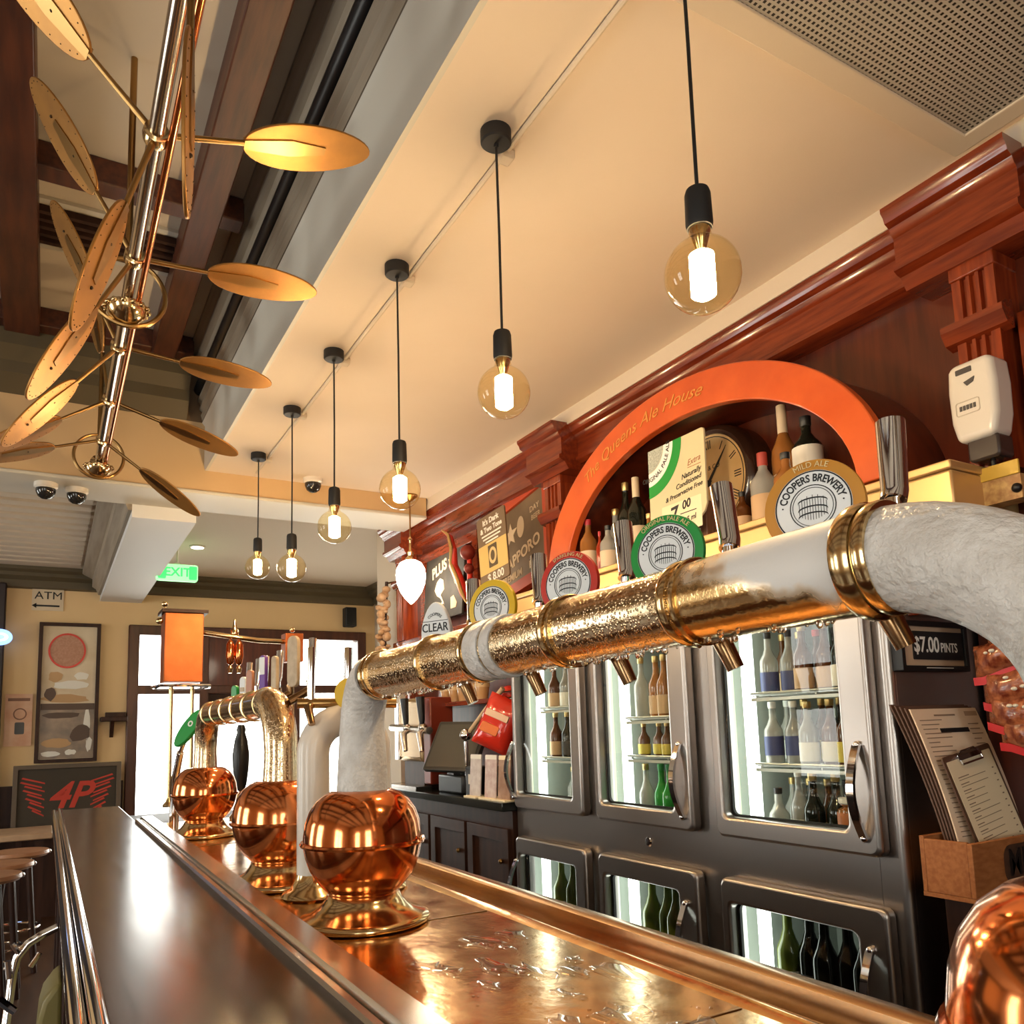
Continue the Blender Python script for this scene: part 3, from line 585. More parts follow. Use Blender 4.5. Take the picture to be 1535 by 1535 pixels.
# copper lantern tower with a brass gantry
t = thing('lantern_tower', 'copper box lantern on two brass posts at the far end of the bar', 'lantern', (.6, 4.5, BT))
for x in (.552, .655):
    MB().cyl((x, 4.5, BT), (x, 4.5, .26), .011).lathe([(.03, 0), (.03, .01), (.014, .03), (.012, .05)], Matrix.Translation((x, 4.5, BT)), 20).build('post', BRASS, t)
MB().box(.505, .695, 4.42, 4.58, .285, .645).build('copper_box', COPPERB, t, bevel=.004)
MB().box(.49, .715, 4.40, 4.60, .645, .662).build('cap', DARKW, t)
MB().tube([(.48, 4.36, .262), (.60, 4.33, .262), (.72, 4.36, .262), (.74, 4.5, .262), (.70, 4.62, .262), (.50, 4.62, .262), (.46, 4.5, .262)], .008, 8, closed=True).box(.49, .71, 4.40, 4.60, .258, .272).build('chrome_gallery', CHROME, t)
MB().ball((.505, 4.44, .69), .016, 14).cyl((.505, 4.44, .66), (.505, 4.44, .68), .006).ball((.482, 4.44, .60), .018, 14).build('finial', BRASS, t)
MB().tube([(.70, 4.5, .555), (.83, 4.47, .535), (.98, 4.46, .515), (1.20, 4.5, .515)], .014, 12).build('gantry_rail', BRASS, t)
MB().box(1.13, 1.23, 4.45, 4.55, .40, .56).build('end_box', COPPERB, t, bevel=.004)
MB().ball((1.18, 4.5, .585), .016, 12).build('finial', BRASS, t)
MB().cyl((1.18, 4.5, BT), (1.18, 4.5, .40), .012).build('post', BRASS, t)
for k, (x, zt) in enumerate(((.84, .52), (.885, .52))):
    l = MB().lathe([(.004, 0), (.012, -.01), (.022, -.03), (.024, -.09), (.018, -.13), (.01, -.14)], Matrix.Translation((x, 4.47, zt)), 16).build('hanging_lamp', COPPER, t)
    MB().lathe([(.006, -.14), (.016, -.16), (.010, -.185)], Matrix.Translation((x, 4.47, zt)), 12).build('lamp_drop', BRASS, l)
MB().lathe([(.008, 0), (.022, .01), (.024, .03), (.012, .05), (.006, .09)], Matrix.Translation((.86, 4.465, .535)), 16).build('finial', BRASS, t)
# ------------------------------------------------------------------ pendants
def pendant(i, y, zb):
    x = .90
    o = thing('pendant_lamp', ['nearest hanging globe bulb at the right, its ceiling rose out of view', 'second globe bulb pendant from the right above the arch', 'third globe bulb pendant from the right', 'globe bulb pendant in the middle of the row, left of the teardrop lamp', 'second globe bulb pendant from the far end of the row', 'farthest globe bulb pendant at the left end of the row'][i], 'pendant lamp', (x, y, 1.45), 'globe pendants over the bar')
    MB().lathe([(.038, 0), (.038, -.030), (.034, -.034), (.006, -.036), (.006, -.044)], Matrix.Translation((x, y, 1.45)), 28).build('ceiling_rose', BLACKM, o)
    zs = zb + .155
    MB().tube([(x, y, 1.41), (x + .001, y, (1.41 + zs) / 2), (x, y, zs)], .0032, 8).build('cord', BLACKM, o)
    MB().lathe([(.006, 0), (.019, -.006), (.0215, -.014), (.0225, -.066), (.021, -.074)], Matrix.Translation((x, y, zs)), 24).build('lamp_holder', BLACKM, o)
    gp = [(.0185, .078), (.019, .070), (.022, .062)] + [(.0625 * math.sin(a), .0625 * math.cos(a)) for a in [math.radians(24 + 150 * k / 16) for k in range(17)]] + [(.0015, -.0625)]
    gl = MB().lathe(gp, Matrix.Translation((x, y, zb)), 36).build('bulb', BULBG, o, ang=80)
    MB().lathe([(.0175, .088), (.018, .075), (.010, .05), (.006, .038)], Matrix.Translation((x, y, zb)), 18).build('bulb_cap', BRASS, gl)
    MB().lathe([(.012, .040), (.0205, .034), (.0205, -.034), (.012, -.040)], Matrix.Translation((x, y, zb)), 20).build('filament', CORE, gl)
for i, (y, zb) in enumerate(((.892, .722), (1.55, .780), (2.195, .726), (2.838, .760), (3.445, .720), (4.108, .850))): pendant(i, y, zb)
t = thing('cable_conduit', 'thin painted cable conduit joining the pendant roses on the ceiling', 'conduit', (.955, 2.5, 1.45))
MB().tube([(.950, -1, 1.442), (.955, 4.4, 1.442)], .007, 8).build('pipe', CREAM, t)
for y in (.93, 1.60, 2.24, 2.88, 3.485, 4.15):
    MB().box(.935, .975, y - .02, y + .02, 1.425, 1.45).build('junction_box', CREAM, t, bevel=.006)
# ------------------------------------------------------------------ ceiling vent
v = thing('ceiling_vent', 'large square mesh air vent in the ceiling at the upper right', 'vent', (1.5, .45, 1.45))
MB().ring([(2.0, 1.06), (.95, 1.06), (.95, -.3), (2.0, -.3)], [(1.945, 1.0), (1.0, 1.0), (1.0, -.24), (1.945, -.24)], 1.438, 1.45).build('vent_frame', CREAM, v, bevel=.003)
MB().box(1.0, 1.945, -.24, 1.0, 1.443, 1.449).build('mesh_panel', mesh_grille('woven_vent_mesh'), v)
# ------------------------------------------------------------------ dome cameras and small lamps
for x, y, z, lab in ((-.05, 4.62, 1.315, 'left dark dome camera under the cross beam'), (.09, 4.66, 1.315, 'right dark dome camera under the cross beam beside another'), (1.27, 4.40, 1.45, 'dark dome camera on the low ceiling beyond the last pendant')):
    o = thing('ceiling_camera', lab, 'camera', (x, y, z))
    MB().lathe([(.055, 0), (.055, -.02), (.045, -.03)], Matrix.Translation((x, y, z)), 24).build('base_ring', PLASW, o)
    MB().lathe([(.046, -.022), (.046, -.045), (.036, -.068), (.018, -.080), (.003, -.083)], Matrix.Translation((x, y, z)), 24).build('dome', mat('smoked_dome', (.02, .02, .02), .05, spec=.8), o)
o = thing('ceiling_spot', 'small round lit spot on the far ceiling above the exit sign', 'lamp', (.98, 6.6, 1.5))
MB().lathe([(.06, 0), (.06, -.01), (.05, -.012)], Matrix.Translation((.98, 6.6, 1.5)), 24).build('trim_ring', PLASW, o)
MB().lathe([(.045, -.010), (.045, -.014), (.02, -.018)], Matrix.Translation((.98, 6.6, 1.5)), 24).build('lens', OPAL, o)
# ------------------------------------------------------------------ brass paddle fan on a long shaft
fan = thing('paddle_fan', 'row of three bladed brass paddles turning on a long shaft under the raised ceiling', 'ceiling fan', (.155, 2.5, 1.3))
MB().tube([(.155, .2, 1.3), (.165, 4.15, 1.3)], .017, 18).build('shaft', mat('worn_chrome', (.62, .55, .47), .18, 1.0), fan)
MB().tube([(.186, .2, 1.285), (.192, 4.15, 1.285)], .0085, 12).build('drive_rod', COPPER, fan)
for y, angs in ((.72, (60, 180, 300)), (1.23, (30, 150, 270)), (1.743, (15, 134, 253)), (2.256, (3, 121, 242)), (2.825, (-4, 115, 231)), (3.312, (-17, 100, 213)), (3.788, (-36, 82, 198))):
    cx = .155 + (y - .2) * .0025
    MB().lathe([(.018, -.018), (.026, -.015), (.028, 0), (.026, .015), (.018, .018)], frame((cx, y, 1.3), (0, 1, 0)), 18).build('hub', BRASS, fan)
    for a in angs:
        ca, sa = math.cos(math.radians(a)), math.sin(math.radians(a)); u = Vector((ca, 0, sa)); c = Vector((cx, y, 1.3))
        n = Vector((-sa, 0, ca)); yv = Vector((0, 1, 0))
        pit = math.radians(-12 if ca > .25 else 14); yv2 = (yv * math.cos(pit) + n * math.sin(pit)).normalized(); n2 = u.cross(yv2)
        M = Matrix(((u.x, yv2.x, n2.x, c.x), (u.y, yv2.y, n2.y, c.y), (u.z, yv2.z, n2.z, c.z), (0, 0, 0, 1)))
        out = [(.345 + .158 * math.cos(q), .066 * math.sin(q) * (1 - .10 * math.cos(q))) for q in [2 * PI * i / 36 for i in range(36)]]
        bl = MB().slab(out, -.003, .003, M).build('blade', GOLDB, fan, bevel=.0015)
        MB().tube([c + u * .02, c + u * .26], [.0075, .0055], 10).slab([(.19, .012), (.30, .022), (.385, .010), (.385, -.010), (.30, -.022), (.19, -.012)], -.006, .006, M).build('blade_arm', BRASSD, bl)
        mb = MB()
        for i in range(28):
            q = 2 * PI * i / 28; P0 = M @ Vector((.345 + .146 * math.cos(q), .057 * math.sin(q), .003)); mb.ball(P0, .0016, 6)
        for px_ in (.29, .40): mb.ball(M @ Vector((px_, .0, .004)), .004, 8)
        mb.build('blade_rivets', mat('dark_rivet', (.08, .05, .03), .4, .8), bl)
for y in (2.50, 4.10):
    cx = .155 + (y - .2) * .0025
    h_ = MB().tube(arcp((cx, y, 1.325), .105, 0, 360, 36, (1, 0, 0), (0, 0, 1))[:-1], .0075, 8, closed=True)
    h_.build('hanger_ring', BRASSD, fan)
    MB().lathe([(.006, -.075), (.03, -.068), (.05, -.05), (.058, -.03), (.058, -.02), (.045, -.022), (.03, -.04), (.004, -.05)], Matrix.Translation((cx, y, 1.30)), 28).build('oil_cup', BRASS, fan)
    mb = MB()
    for i in range(14): mb.ball((cx + .06 * math.cos(i * PI / 7), y + .06 * math.sin(i * PI / 7), 1.272), .008, 8)
    mb.build('cup_beading', BRASS, fan)
    MB().cyl((cx, y, 1.43), (cx, y, 2.1), .010).build('hanger_rod', BRASSD, fan)
MB().lathe([(.017, -.05), (.036, -.04), (.04, 0), (.03, .04), (.012, .06)], frame((.165, 4.15, 1.3), (0, 1, 0)), 20).build('end_cap', BRASS, fan)
# ------------------------------------------------------------------ back bar joinery
bb = thing('back_bar', 'tall red mahogany back bar with pilasters and a heavy cornice', 'back bar', (2.1, 2.2, FL))
MB().box(2.15, 2.20, -3.0, 5.19, .49, 1.40).build('upper_panel', WOODP, bb)
MB().box(2.30, 2.36, -3.0, 1.30, FL, .49).box(2.15, 2.36, -3.0, 1.06, .49, .53).build('lower_panel', WOODP, bb)
mb = MB()
for k in range(22): mb.box(2.285, 2.30, -.5 + k * .075, -.445 + k * .075, FL, .49)
mb.build('slatted_boards', mat('slat_wood', (.07, .018, .007), .35, var=(.11, .03, .01), vscale=8, stretch=(4, 4, .4)), bb, bevel=.006)
MB().box(2.25, 2.30, 3.26, 5.19, -.4, .49).build('recess_panel', WOODP, bb)
CP = [(2.15, 1.385), (2.035, 1.385), (2.035, 1.372), (2.045, 1.36), (2.050, 1.345), (2.068, 1.335), (2.075, 1.32), (2.085, 1.31), (2.085, 1.235), (2.072, 1.228), (2.072, 1.212), (2.085, 1.204), (2.10, 1.20), (2.15, 1.20)]
MB().prism(CP, -3.0, 5.17).build('cornice', WOODY, bb, ang=25)
BP = [(2.15, 1.39)] + [(x - .092, z + .003) for x, z in CP[1:13]] + [(2.03, 1.17), (2.15, 1.17)]
for y0, y1 in ((.915, 1.245), (2.925, 3.235), (4.86, 5.165), (-.9, -.6)):
    cor = MB().prism(BP, y0, y1).build('cornice_block', WOODY, bb, ang=25)
def pilaster(y0, y1, z0=.60, z1=1.185, xf=2.045):
    w = y1 - y0; out = [(2.15, y0), (xf, y0)]
    n = 3; m = w * .17; g = (w - 2 * m) / n
    for k in range(n):
        a = y0 + m + k * g
        out += [(xf, a + g * .18), (xf + .012, a + g * .30), (xf + .012, a + g * .70), (xf, a + g * .82)]
    out += [(xf, y1), (2.15, y1)]
    p = MB().slab(out, z0, z1).build('pilaster', WOODR, bb)
    MB().box(xf - .006, 2.15, y0 - .004, y1 + .004, z1 - .05, z1).build('cap_block', WOODR, p, bevel=.004)
    MB().prism([(xf + .02, .955), (xf - .012, .965), (xf - .030, .995), (xf - .030, 1.012), (xf - .01, 1.022), (xf + .02, 1.03)], y0 - .025, y1 + .025).build('moulded_band', WOODY, p, ang=25)
    return p
pilaster(1.02, 1.13); pilaster(3.02, 3.16); pilaster(4.96, 5.08); pilaster(-.80, -.70)
MB().slab([(2.15, .70), (2.09, .70)] + sum([[(2.09, .72 + k * .05), (2.075, .73 + k * .05), (2.075, .75 + k * .05), (2.09, .76 + k * .05)] for k in range(5)], []) + [(2.09, 1.0), (2.15, 1.0)], .50, 1.0).build('fluted_board', WOODR, bb)
for y0, y1 in ((3.30, 3.95), (4.02, 4.84)):
    MB().ring(rrect(y1 - y0, .46, .003, 1), rrect(y1 - y0 - .12, .34, .003, 1), 0, .03, frame((2.15, (y0 + y1) / 2, .92), (-1, 0, 0))).build('panel_moulding', WOODY, bb, bevel=.006)
MB().box(2.05, 2.15, 3.27, 5.17, .555, .60).box(2.04, 2.26, 3.27, 5.17, .47, .50).build('ledge', WOODY, bb, bevel=.006)
MB().box(2.14, 2.26, 5.10, 5.18, FL, 1.18).build('end_panel', WOODR, bb, bevel=.004)
# the glowing red arch
A = thing('wooden_arch', 'orange red varnished arch with gilt script over the bottle shelf', 'arch', (1.85, 2.04, .6))
N = 48
def ell(cy, cz, a, b): return [(cy + a * math.cos(PI * i / N), cz + b * math.sin(PI * i / N)) for i in range(N + 1)]
def arcband(o, i, x0, x1):
    mb = MB(); n = N + 1; L = [(x, y, z) for x in (x0, x1) for P_ in (o, i) for y, z in P_]; f = []
    for k in range(N):
        f += [(k, k + 1, n + k + 1, n + k), (2 * n + k, 3 * n + k, 3 * n + k + 1, 2 * n + k + 1), (k, 2 * n + k, 2 * n + k + 1, k + 1), (n + k, n + k + 1, 3 * n + k + 1, 3 * n + k)]
    f += [(0, n, 3 * n, 2 * n), (N, 2 * n + N, 3 * n + N, n + N)]
    return mb.poly(L, f)
AZ = .612
eo, ei = ell(2.042, AZ, .815, .562), ell(2.016, AZ, .694, .432)
arcband(eo, ei, 1.85, 1.885).build('arch_face', ARCHW, A, ang=30, bevel=.004)
arcband(ell(2.042, AZ, .800, .548), ell(2.02, AZ, .715, .455), 1.885, 2.15).build('arch_barrel', WOODP, A, ang=60)
# gilt script bent along the arch
mb = MB(); fr = frame((1.8485, 2.03, AZ), (-1, 0, 0))
cu = MB().text('The Queens Ale House', .062, Matrix.Identity(4), .0008, shear=.45, sx=1.18)
for v in cu.bm.verts:
    a = math.radians(106) - (v.co.x) / .72; y_ = v.co.y
    v.co = fr @ Vector(((.757 + y_) * math.cos(a), (.497 + y_) * math.sin(a), v.co.z))
cu.build('gilt_script', GILT, A)
# ------------------------------------------------------------------ bottle shelf above the fridges
sh = thing('bottle_shelf', 'pale lit shelf with a deep fascia running above the fridges', 'shelf', (2.0, 2.1, .49))
MB().box(1.852, 2.15, 1.07, 3.25, .585, .607).build('shelf_board', FASC, sh, bevel=.004)
MB().box(1.862, 2.15, 1.075, 3.245, .49, .585).build('fascia', FASC, sh, bevel=.006)
SHZ = .607
BT_CACHE = {}
def bottle(label, loc, h, r, neck=.32, nr=.32, glass=None, cap=None, lab=None, lz=(.12, .5), group=None, name='bottle', sh_=.62, capf=.92):
    key = (h, r, neck, nr, glass.name, cap.name, lab.name if lab else '', lz, sh_)
    if key in BT_CACHE:
        return dup(BT_CACHE[key], loc, label, group)
    o = thing(name, label, 'bottle', loc, group)
    R = r * nr; zs = h * sh_; zn = h * (sh_ + (1 - sh_) * .42)
    MB().lathe([(r * .86, 0), (r, .006), (r, zs * .9), (r * .96, zs), (r * .62, (zs + zn) / 2), (R * 1.08, zn), (R, h * .95), (R * 1.1, h * .955), (R * 1.1, h)], Matrix.Translation(loc), 20).build('bottle_glass', glass, o, ang=50)
    MB().lathe([(R * 1.05, h * capf - .004), (R * 1.2, h * capf), (R * 1.2, h * 1.004), (R * .9, h * 1.01)], Matrix.Translation(loc), 16).build('bottle_cap', cap, o)
    if lab: MB().lathe([(r * 1.012, zs * lz[0]), (r * 1.02, zs * lz[0] + .001), (r * 1.02, zs * lz[1] * 1.6), (r * 1.012, zs * lz[1] * 1.6 + .001)], Matrix.Translation(loc), 20).build('bottle_label', lab, o)
    BT_CACHE[key] = o
    return o
BROWNG = mat('brown_bottle_glass', (.10, .032, .008), .06, spec=.7)
DKG = mat('dark_bottle_glass', (.010, .012, .008), .06, spec=.7)
CLRB = mat('spirit_amber', (.44, .17, .04), .06, spec=.7, trans=.35)
CLRW = mat('clear_spirit_glass', (.72, .70, .64), .05, spec=.8, trans=.6)
GRNG = mat('green_bottle_glass', (.05, .42, .07), .07, trans=.35, spec=.7)
OLVG = mat('olive_wine_glass', (.16, .19, .03), .07, trans=.35, spec=.7)
REDCAP = mat('red_cap', (.55, .03, .04), .35); GOLDCAP = mat('gold_cap', (.65, .45, .18), .3, .8); BLKCAP = mat('black_cap', (.015, .015, .015), .35)
CREAML = mat('cream_label', (.68, .54, .38), .6); TANL = mat('tan_label', (.55, .36, .20), .6); WHTL = mat('white_label', (.78, .76, .70), .6); NAVYL = mat('navy_label', (.05, .06, .16), .5); REDL = mat('red_label', (.42, .05, .03), .5); GRNL = mat('green_label', (.03, .22, .06), .5); BLKL = mat('black_label', (.03, .03, .03), .5); YELL = mat('yellow_label', (.62, .50, .08), .5)
spirits = [
    ('red capped spirit bottle with a cream label at the left end of the bottle shelf', (1.905, 2.625), .232, .036, CLRB, REDCAP, CREAML),
    ('slim red-brown bottle beside the red capped bottle', (1.905, 2.548), .165, .016, mat('red_glass', (.30, .03, .01), .1), REDCAP, None),
    ('clear square shouldered bottle on the shelf left of the price board', (2.0, 2.560), .27, .040, CLRW, GOLDCAP, TANL),
    ('short pale labelled bottle between two taller bottles under the arch', (1.915, 2.505), .18, .034, CLRW, BLKCAP, CREAML),
    ('tall black bottle with a gold neck behind the pale labelled bottle', (1.965, 2.445), .345, .036, DKG, GOLDCAP, BLKL),
    ('tall dark bottle with a cream diamond label next to the price board', (1.945, 2.355), .338, .038, DKG, CREAML, CREAML),
    ('amber bottle mostly hidden by the price board edge', (1.93, 2.265), .17, .034, CLRB, GOLDCAP, TANL),
    ('small clear bottle with a dark red neck right of the clock', (1.97, 1.745), .245, .043, CLRW, REDL, TANL),
    ('tall bottle with a long cream neck wrap under the right of the arch', (2.03, 1.705), .40, .042, CLRB, CREAML, CREAML),
    ('stout amber bottle in front of the tall cream necked bottle', (1.93, 1.62), .20, .040, CLRB, BLKCAP, WHTL),
    ('black capped bottle with a broad white label at the right end of the shelf', (2.03, 1.615), .33, .046, DKG, BLKCAP, WHTL),
    ('small brown bottle tucked beside the clock case', (1.99, 1.86), .15, .030, BROWNG, BLKCAP, TANL)]
for lab, (x, y), h, r, g_, c_, l_ in spirits:
    bottle(lab, (x, y, SHZ), h, r, glass=g_, cap=c_, lab=l_, capf=.70 if c_ is CREAML else (.84 if c_ is REDL else .92), sh_=.72 if 'broad white' in lab else .62, lz=(.10, .42) if 'broad' not in lab else (.3, .6))
o = thing('spirit_carton', 'dark wood grained carton with a small white tag behind the green medallion', 'box', (1.97, 2.06, SHZ))
MB().box(1.93, 2.02, 1.97, 2.12, SHZ, .755).build('carton', mat('carton_wood', (.16, .07, .035), .5, var=(.24, .11, .06), vscale=30, stretch=(8, 8, 1)), o, bevel=.003)
MB().box(1.926, 1.93, 2.0, 2.03, SHZ + .01, SHZ + .055).build('tag', WHTL, o)
# clock
ck = thing('clock', 'round dark cased wall clock with Roman numerals under the arch', 'clock', (2.12, 2.13, .875))
M = frame((2.15, 2.065, .853), (-1, 0, 0))
MB().lathe([(.215, 0), (.215, .085), (.208, .102), (.194, .110), (.180, .107), (.177, .100), (.177, .02)], M, 56).build('clock_case', mat('clock_wood', (.035, .014, .008), .25, coat=.5), ck)
fc = MB().slab(circ(.178, 48), .095, .1035, M).build('clock_face', mat('aged_dial', (.72, .47, .20), .55, var=(.78, .53, .25), vscale=12), ck)
mb = MB()
for i, s_ in enumerate(('XII', 'I', 'II', 'III', 'IIII', 'V', 'VI', 'VII', 'VIII', 'IX', 'X', 'XI')):
    a = PI / 2 - i * PI / 6
    mb.text(s_, .046, M @ Matrix.Translation((.140 * math.cos(a), .140 * math.sin(a), .104)) @ Matrix.Rotation(a - PI / 2, 4, 'Z'), .0004, sx=.8)
mb.text('& CO', .024, M @ Matrix.Translation((.03, .055, .104)), .0003).ring(circ(.170, 48), circ(.167, 48), .1035, .1042, M)
mb.build('numerals', INK, fc)
def hand(ang, L, w):
    Mh = M @ Matrix.Rotation(ang, 4, 'Z'); return MB().slab([(0, -w), (L * .6, -w * .6), (L, 0), (L * .6, w * .6), (0, w), (-.02, 0)], .105, .107, Mh)
hand(math.radians(50), .15, .006).build('clock_hand', INK, ck); hand(math.radians(198), .09, .009).build('clock_hand', INK, ck)
MB().slab(circ(.012, 16), .104, .109, M).build('boss', INK, ck)
# price board
pb = thing('price_board', 'cream price board reading 7.00 with a green quarter roundel, on the bottle shelf', 'sign', (1.895, 2.05, SHZ))
W_, H_ = .288, .375; M = frame((1.878, 2.048, SHZ + H_ / 2 + .004), (-1, 0, .02))
out = [(-W_ / 2, -H_ / 2), (W_ / 2 - .13, -H_ / 2), (W_ / 2 - .012, -H_ / 2 + .085), (W_ / 2, -H_ / 2 + .11)] + [(W_ / 2 - .012 + .012 * math.cos(a), H_ / 2 - .012 + .012 * math.sin(a)) for a in (0, PI / 4, PI / 2)] + [(-W_ / 2 + .012 - .012 * math.sin(a), H_ / 2 - .012 + .012 * math.cos(a)) for a in (0, PI / 4, PI / 2)]
MB().slab(out, -.004, .004, M).build('board', mat('aged_price_paper', (.70, .60, .38), .5, var=(.64, .55, .36), vscale=4), pb, bevel=.001)
def quarter(r0, r1, z0, z1):
    a = [PI / 2 * i / 20 for i in range(21)]; cx, cy = -W_ / 2, H_ / 2
    o_ = [(cx + r1 * math.cos(-q), cy + r1 * math.sin(-q)) for q in a] + ([(cx + r0 * math.cos(-q), cy + r0 * math.sin(-q)) for q in a[::-1]] if r0 else [(cx, cy)])
    return MB().slab(o_, z0, z1, M)
quarter(.135, .178, .004, .0052).build('green_band', GREEN, pb, sm=False)
quarter(.085, .135, .004, .0050).build('white_band', WHITE, pb, sm=False)
quarter(0, .082, .004, .0050).build('grey_crest', mat('crest_print', (.30, .33, .29), .5, var=(.52, .55, .50), vscale=160), pb, sm=False)
mb = MB(); tt = lambda s_, size, x, y, rot=0.0, shear=.3, b_=.0003: mb.text(s_, size, M @ Matrix.Translation((x, y, .0048)) @ Matrix.Rotation(rot, 4, 'Z'), .0003, shear=shear, bold=b_)
tt('Naturally', .026, .075, .045, .10); tt('Conditioned', .025, .06, .018, .10); tt('& Preservative Free', .0235, .035, -.012, .10)
tt('$', .045, -.065, -.095, .1, .1, .001); tt('7.', .085, -.012, -.085, .1, .2, .0012); tt('00', .042, .045, -.058, .1, .2, .0012); tt('425 ml', .026, .055, -.112, .1, .2, .0006)
mb.box(.015, .095, -.0875, -.0845, .0045, .0053, M)
cu = MB().text('ORIGINAL PALE ALE', .024, Matrix.Identity(4), .0002, bold=.0004)
for v in cu.bm.verts:
    a = -PI / 4 - .12 + v.co.x / .110; rr = .110 - v.co.y
    v.co = M @ Vector((-W_ / 2 + rr * math.cos(a), H_ / 2 + rr * math.sin(a), .0053 + v.co.z))
me_ = bpy.data.meshes.new('t'); cu.bm.to_mesh(me_); cu.bm.free(); mb.bm.from_mesh(me_); bpy.data.meshes.remove(me_)
mb.build('lettering', INK, pb, sm=False)
MB().text('Extra', .030, M @ Matrix.Translation((.09, .085, .0048)) @ Matrix.Rotation(.1, 4, 'Z'), .0003, shear=.4).box(.06, .125, .066, .068, .0045, .005, M).build('red_script', mat('faded_red_ink', (.35, .12, .06), .5), pb)
MB().slab(rrect(.20, .11, .003, 1, .02, -.095), .004, .0045, M).build('price_sticker', PAPERC, pb)
MB().box(-.10, .10, -.19, -.183, -.05, .03, M).build('stand_foot', GLASS, pb)
# small it's-dark board and big framed board
s2 = thing('drinks_board', 'small brown and yellow drinks price board in front of the framed beer board', 'sign', (1.87, 3.37, .60))
W_, H_ = .245, .36; M = frame((1.868, 3.37, .60 + H_ / 2 + .10), (-1, -.10, .03), (0, .13, 1))
MB().slab(rrect(W_, H_, .012, 3), -.004, .004, M).build('board', mat('brown_board', (.17, .11, .065), .5), s2)
MB().slab(rrect(W_ - .004, .15, .004, 2, 0, -.045), .004, .005, M).build('yellow_panel', mat('yellow_print', (.62, .43, .15), .5), s2)
MB().slab(rrect(.075, .115, .004, 2, 0, -.04), .005, .0058, M).build('dark_panel', mat('brown_print', (.09, .06, .03), .5), s2)
MB().ring(circ(.033, 24, 0, -.04, 1.3), circ(.018, 24, 0, -.04, 1.5), .0058, .0064, M).build('oval_mark', mat('tan_print', (.60, .45, .22), .5), s2)
mb = MB()
for s_, z_, y_ in (("It's Dark", .040, .145), ('& Two Tone', .036, .105), ('', .02, .07), ('', .02, .05)):
    mb.text(s_, z_, M @ Matrix.Translation((0, y_, .0045)), .0004, bold=.0012)
for y_, w_ in ((.076, .17), (.058, .15), (.040, .11)): mb.box(-w_ / 2, w_ / 2, y_ - .004, y_ + .004, .004, .005, M)
mb.text('$ 8.00', .055, M @ Matrix.Translation((.01, -.148, .0045)), .0004, bold=.001)
mb.build('lettering', WHTL, s2)
MB().cyl((1.885, 3.37, .60), (1.885, 3.37, .75), .008).lathe([(.06, 0), (.06, .006), (.01, .012)], Matrix.Translation((1.885, 3.37, .607)), 20).build('stand', CHROME, s2)
b3 = thing('beer_board', 'large red framed brown beer board with a star beside the arch foot', 'sign', (2.10, 3.45, .60))
W_, H_ = .47, .43; M = frame((2.095, 3.47, .955), (-1, 0, .10), (0, .17, 1)); 
MB().ring(rrect(W_ + .10, H_ + .12, .003, 1), rrect(W_, H_, .003, 1), -.02, .02, M).build('board_frame', mat('red_painted_frame', (.46, .055, .016), .35), b3, bevel=.005)
MB().box(-W_ / 2, W_ / 2, -H_ / 2, H_ / 2, -.01, .005, M).build('board', mat('brown_sign', (.13, .085, .045), .5, var=(.20, .13, .07), vscale=4), b3)
st = [(-.10 + (.07 if i % 2 == 0 else .030) * math.cos(PI / 2 + i * PI / 5), .07 + (.07 if i % 2 == 0 else .030) * math.sin(PI / 2 + i * PI / 5)) for i in range(10)]
mb = MB().slab(st, .005, .008, M).slab([(.0 + .035 * math.cos(a), .08 + .06 * math.sin(a)) for a in [2 * PI * i / 20 for i in range(20)]], .005, .0065, M)
mb.text('SAPPORO', .088, M @ Matrix.Translation((.0, -.075, .006)) @ Matrix.Rotation(.16, 4, 'Z'), .001, bold=.002, sx=.95)
mb.text('PREMIUM', .055, M @ Matrix.Translation((-.10, -.17, .006)), .001, bold=.001, sx=.9).text('BEER', .055, M @ Matrix.Translation((.13, -.165, .006)), .001, bold=.001)
mb.text('DAY', .045, M @ Matrix.Translation((.14, .13, .006)), .001).text('BEER', .040, M @ Matrix.Translation((.15, .08, .006)), .001)
mb.build('lettering', CHALKW, b3)
# dragon chalk board at the left end
b4 = thing('specials_board', 'black chalkboard with tan chalk lettering behind the lit teardrop lamp', 'sign', (2.11, 4.45, .60))
W_, H_ = .56, .42; M = frame((2.105, 4.44, .88), (-1, 0, .08))
MB().box(-W_ / 2, W_ / 2, -H_ / 2, H_ / 2, -.01, .006, M).build('board', CHALK, b4, bevel=.003)
mb = MB().text('PLUS', .10, M @ Matrix.Translation((-.07, .12, .007)) @ Matrix.Rotation(.2, 4, 'Z'), .001, bold=.003).text('LAST', .085, M @ Matrix.Translation((-.07, -.15, .007)) @ Matrix.Rotation(.2, 4, 'Z'), .001, bold=.003)
mb.slab([(.06, .16), (.12, .16), (.22, .02), (.22, -.03), (.17, -.01)], .006, .009, M)
mb.slab([(-.09, .04), (-.05, .06), (.0, .04), (.02, -.02), (-.03, -.05), (.02, -.10), (.03, -.12), (-.03, -.07), (-.08, -.05), (-.12, -.01)], .006, .009, M).slab([(.12, -.09), (.16, -.08), (.21, -.13), (.20, -.16), (.13, -.16)], .006, .009, M)
mb.build('chalk_lettering', CHALKW, b4)
dg = thing('dragon_ornament', 'red and gold dragon ornament hanging beside the black chalkboard', 'ornament', (2.06, 4.12, .9))
body = [(2.06, 4.32, 1.19), (2.05, 4.22, 1.14), (2.04, 4.16, 1.05), (2.05, 4.19, .96), (2.06, 4.16, .90), (2.05, 4.10, .84), (2.05, 4.06, .77), (2.06, 4.02, .70)]
MB().tube(body, [.008, .014, .020, .028, .030, .028, .024, .008], 12).build('body', RED, dg)
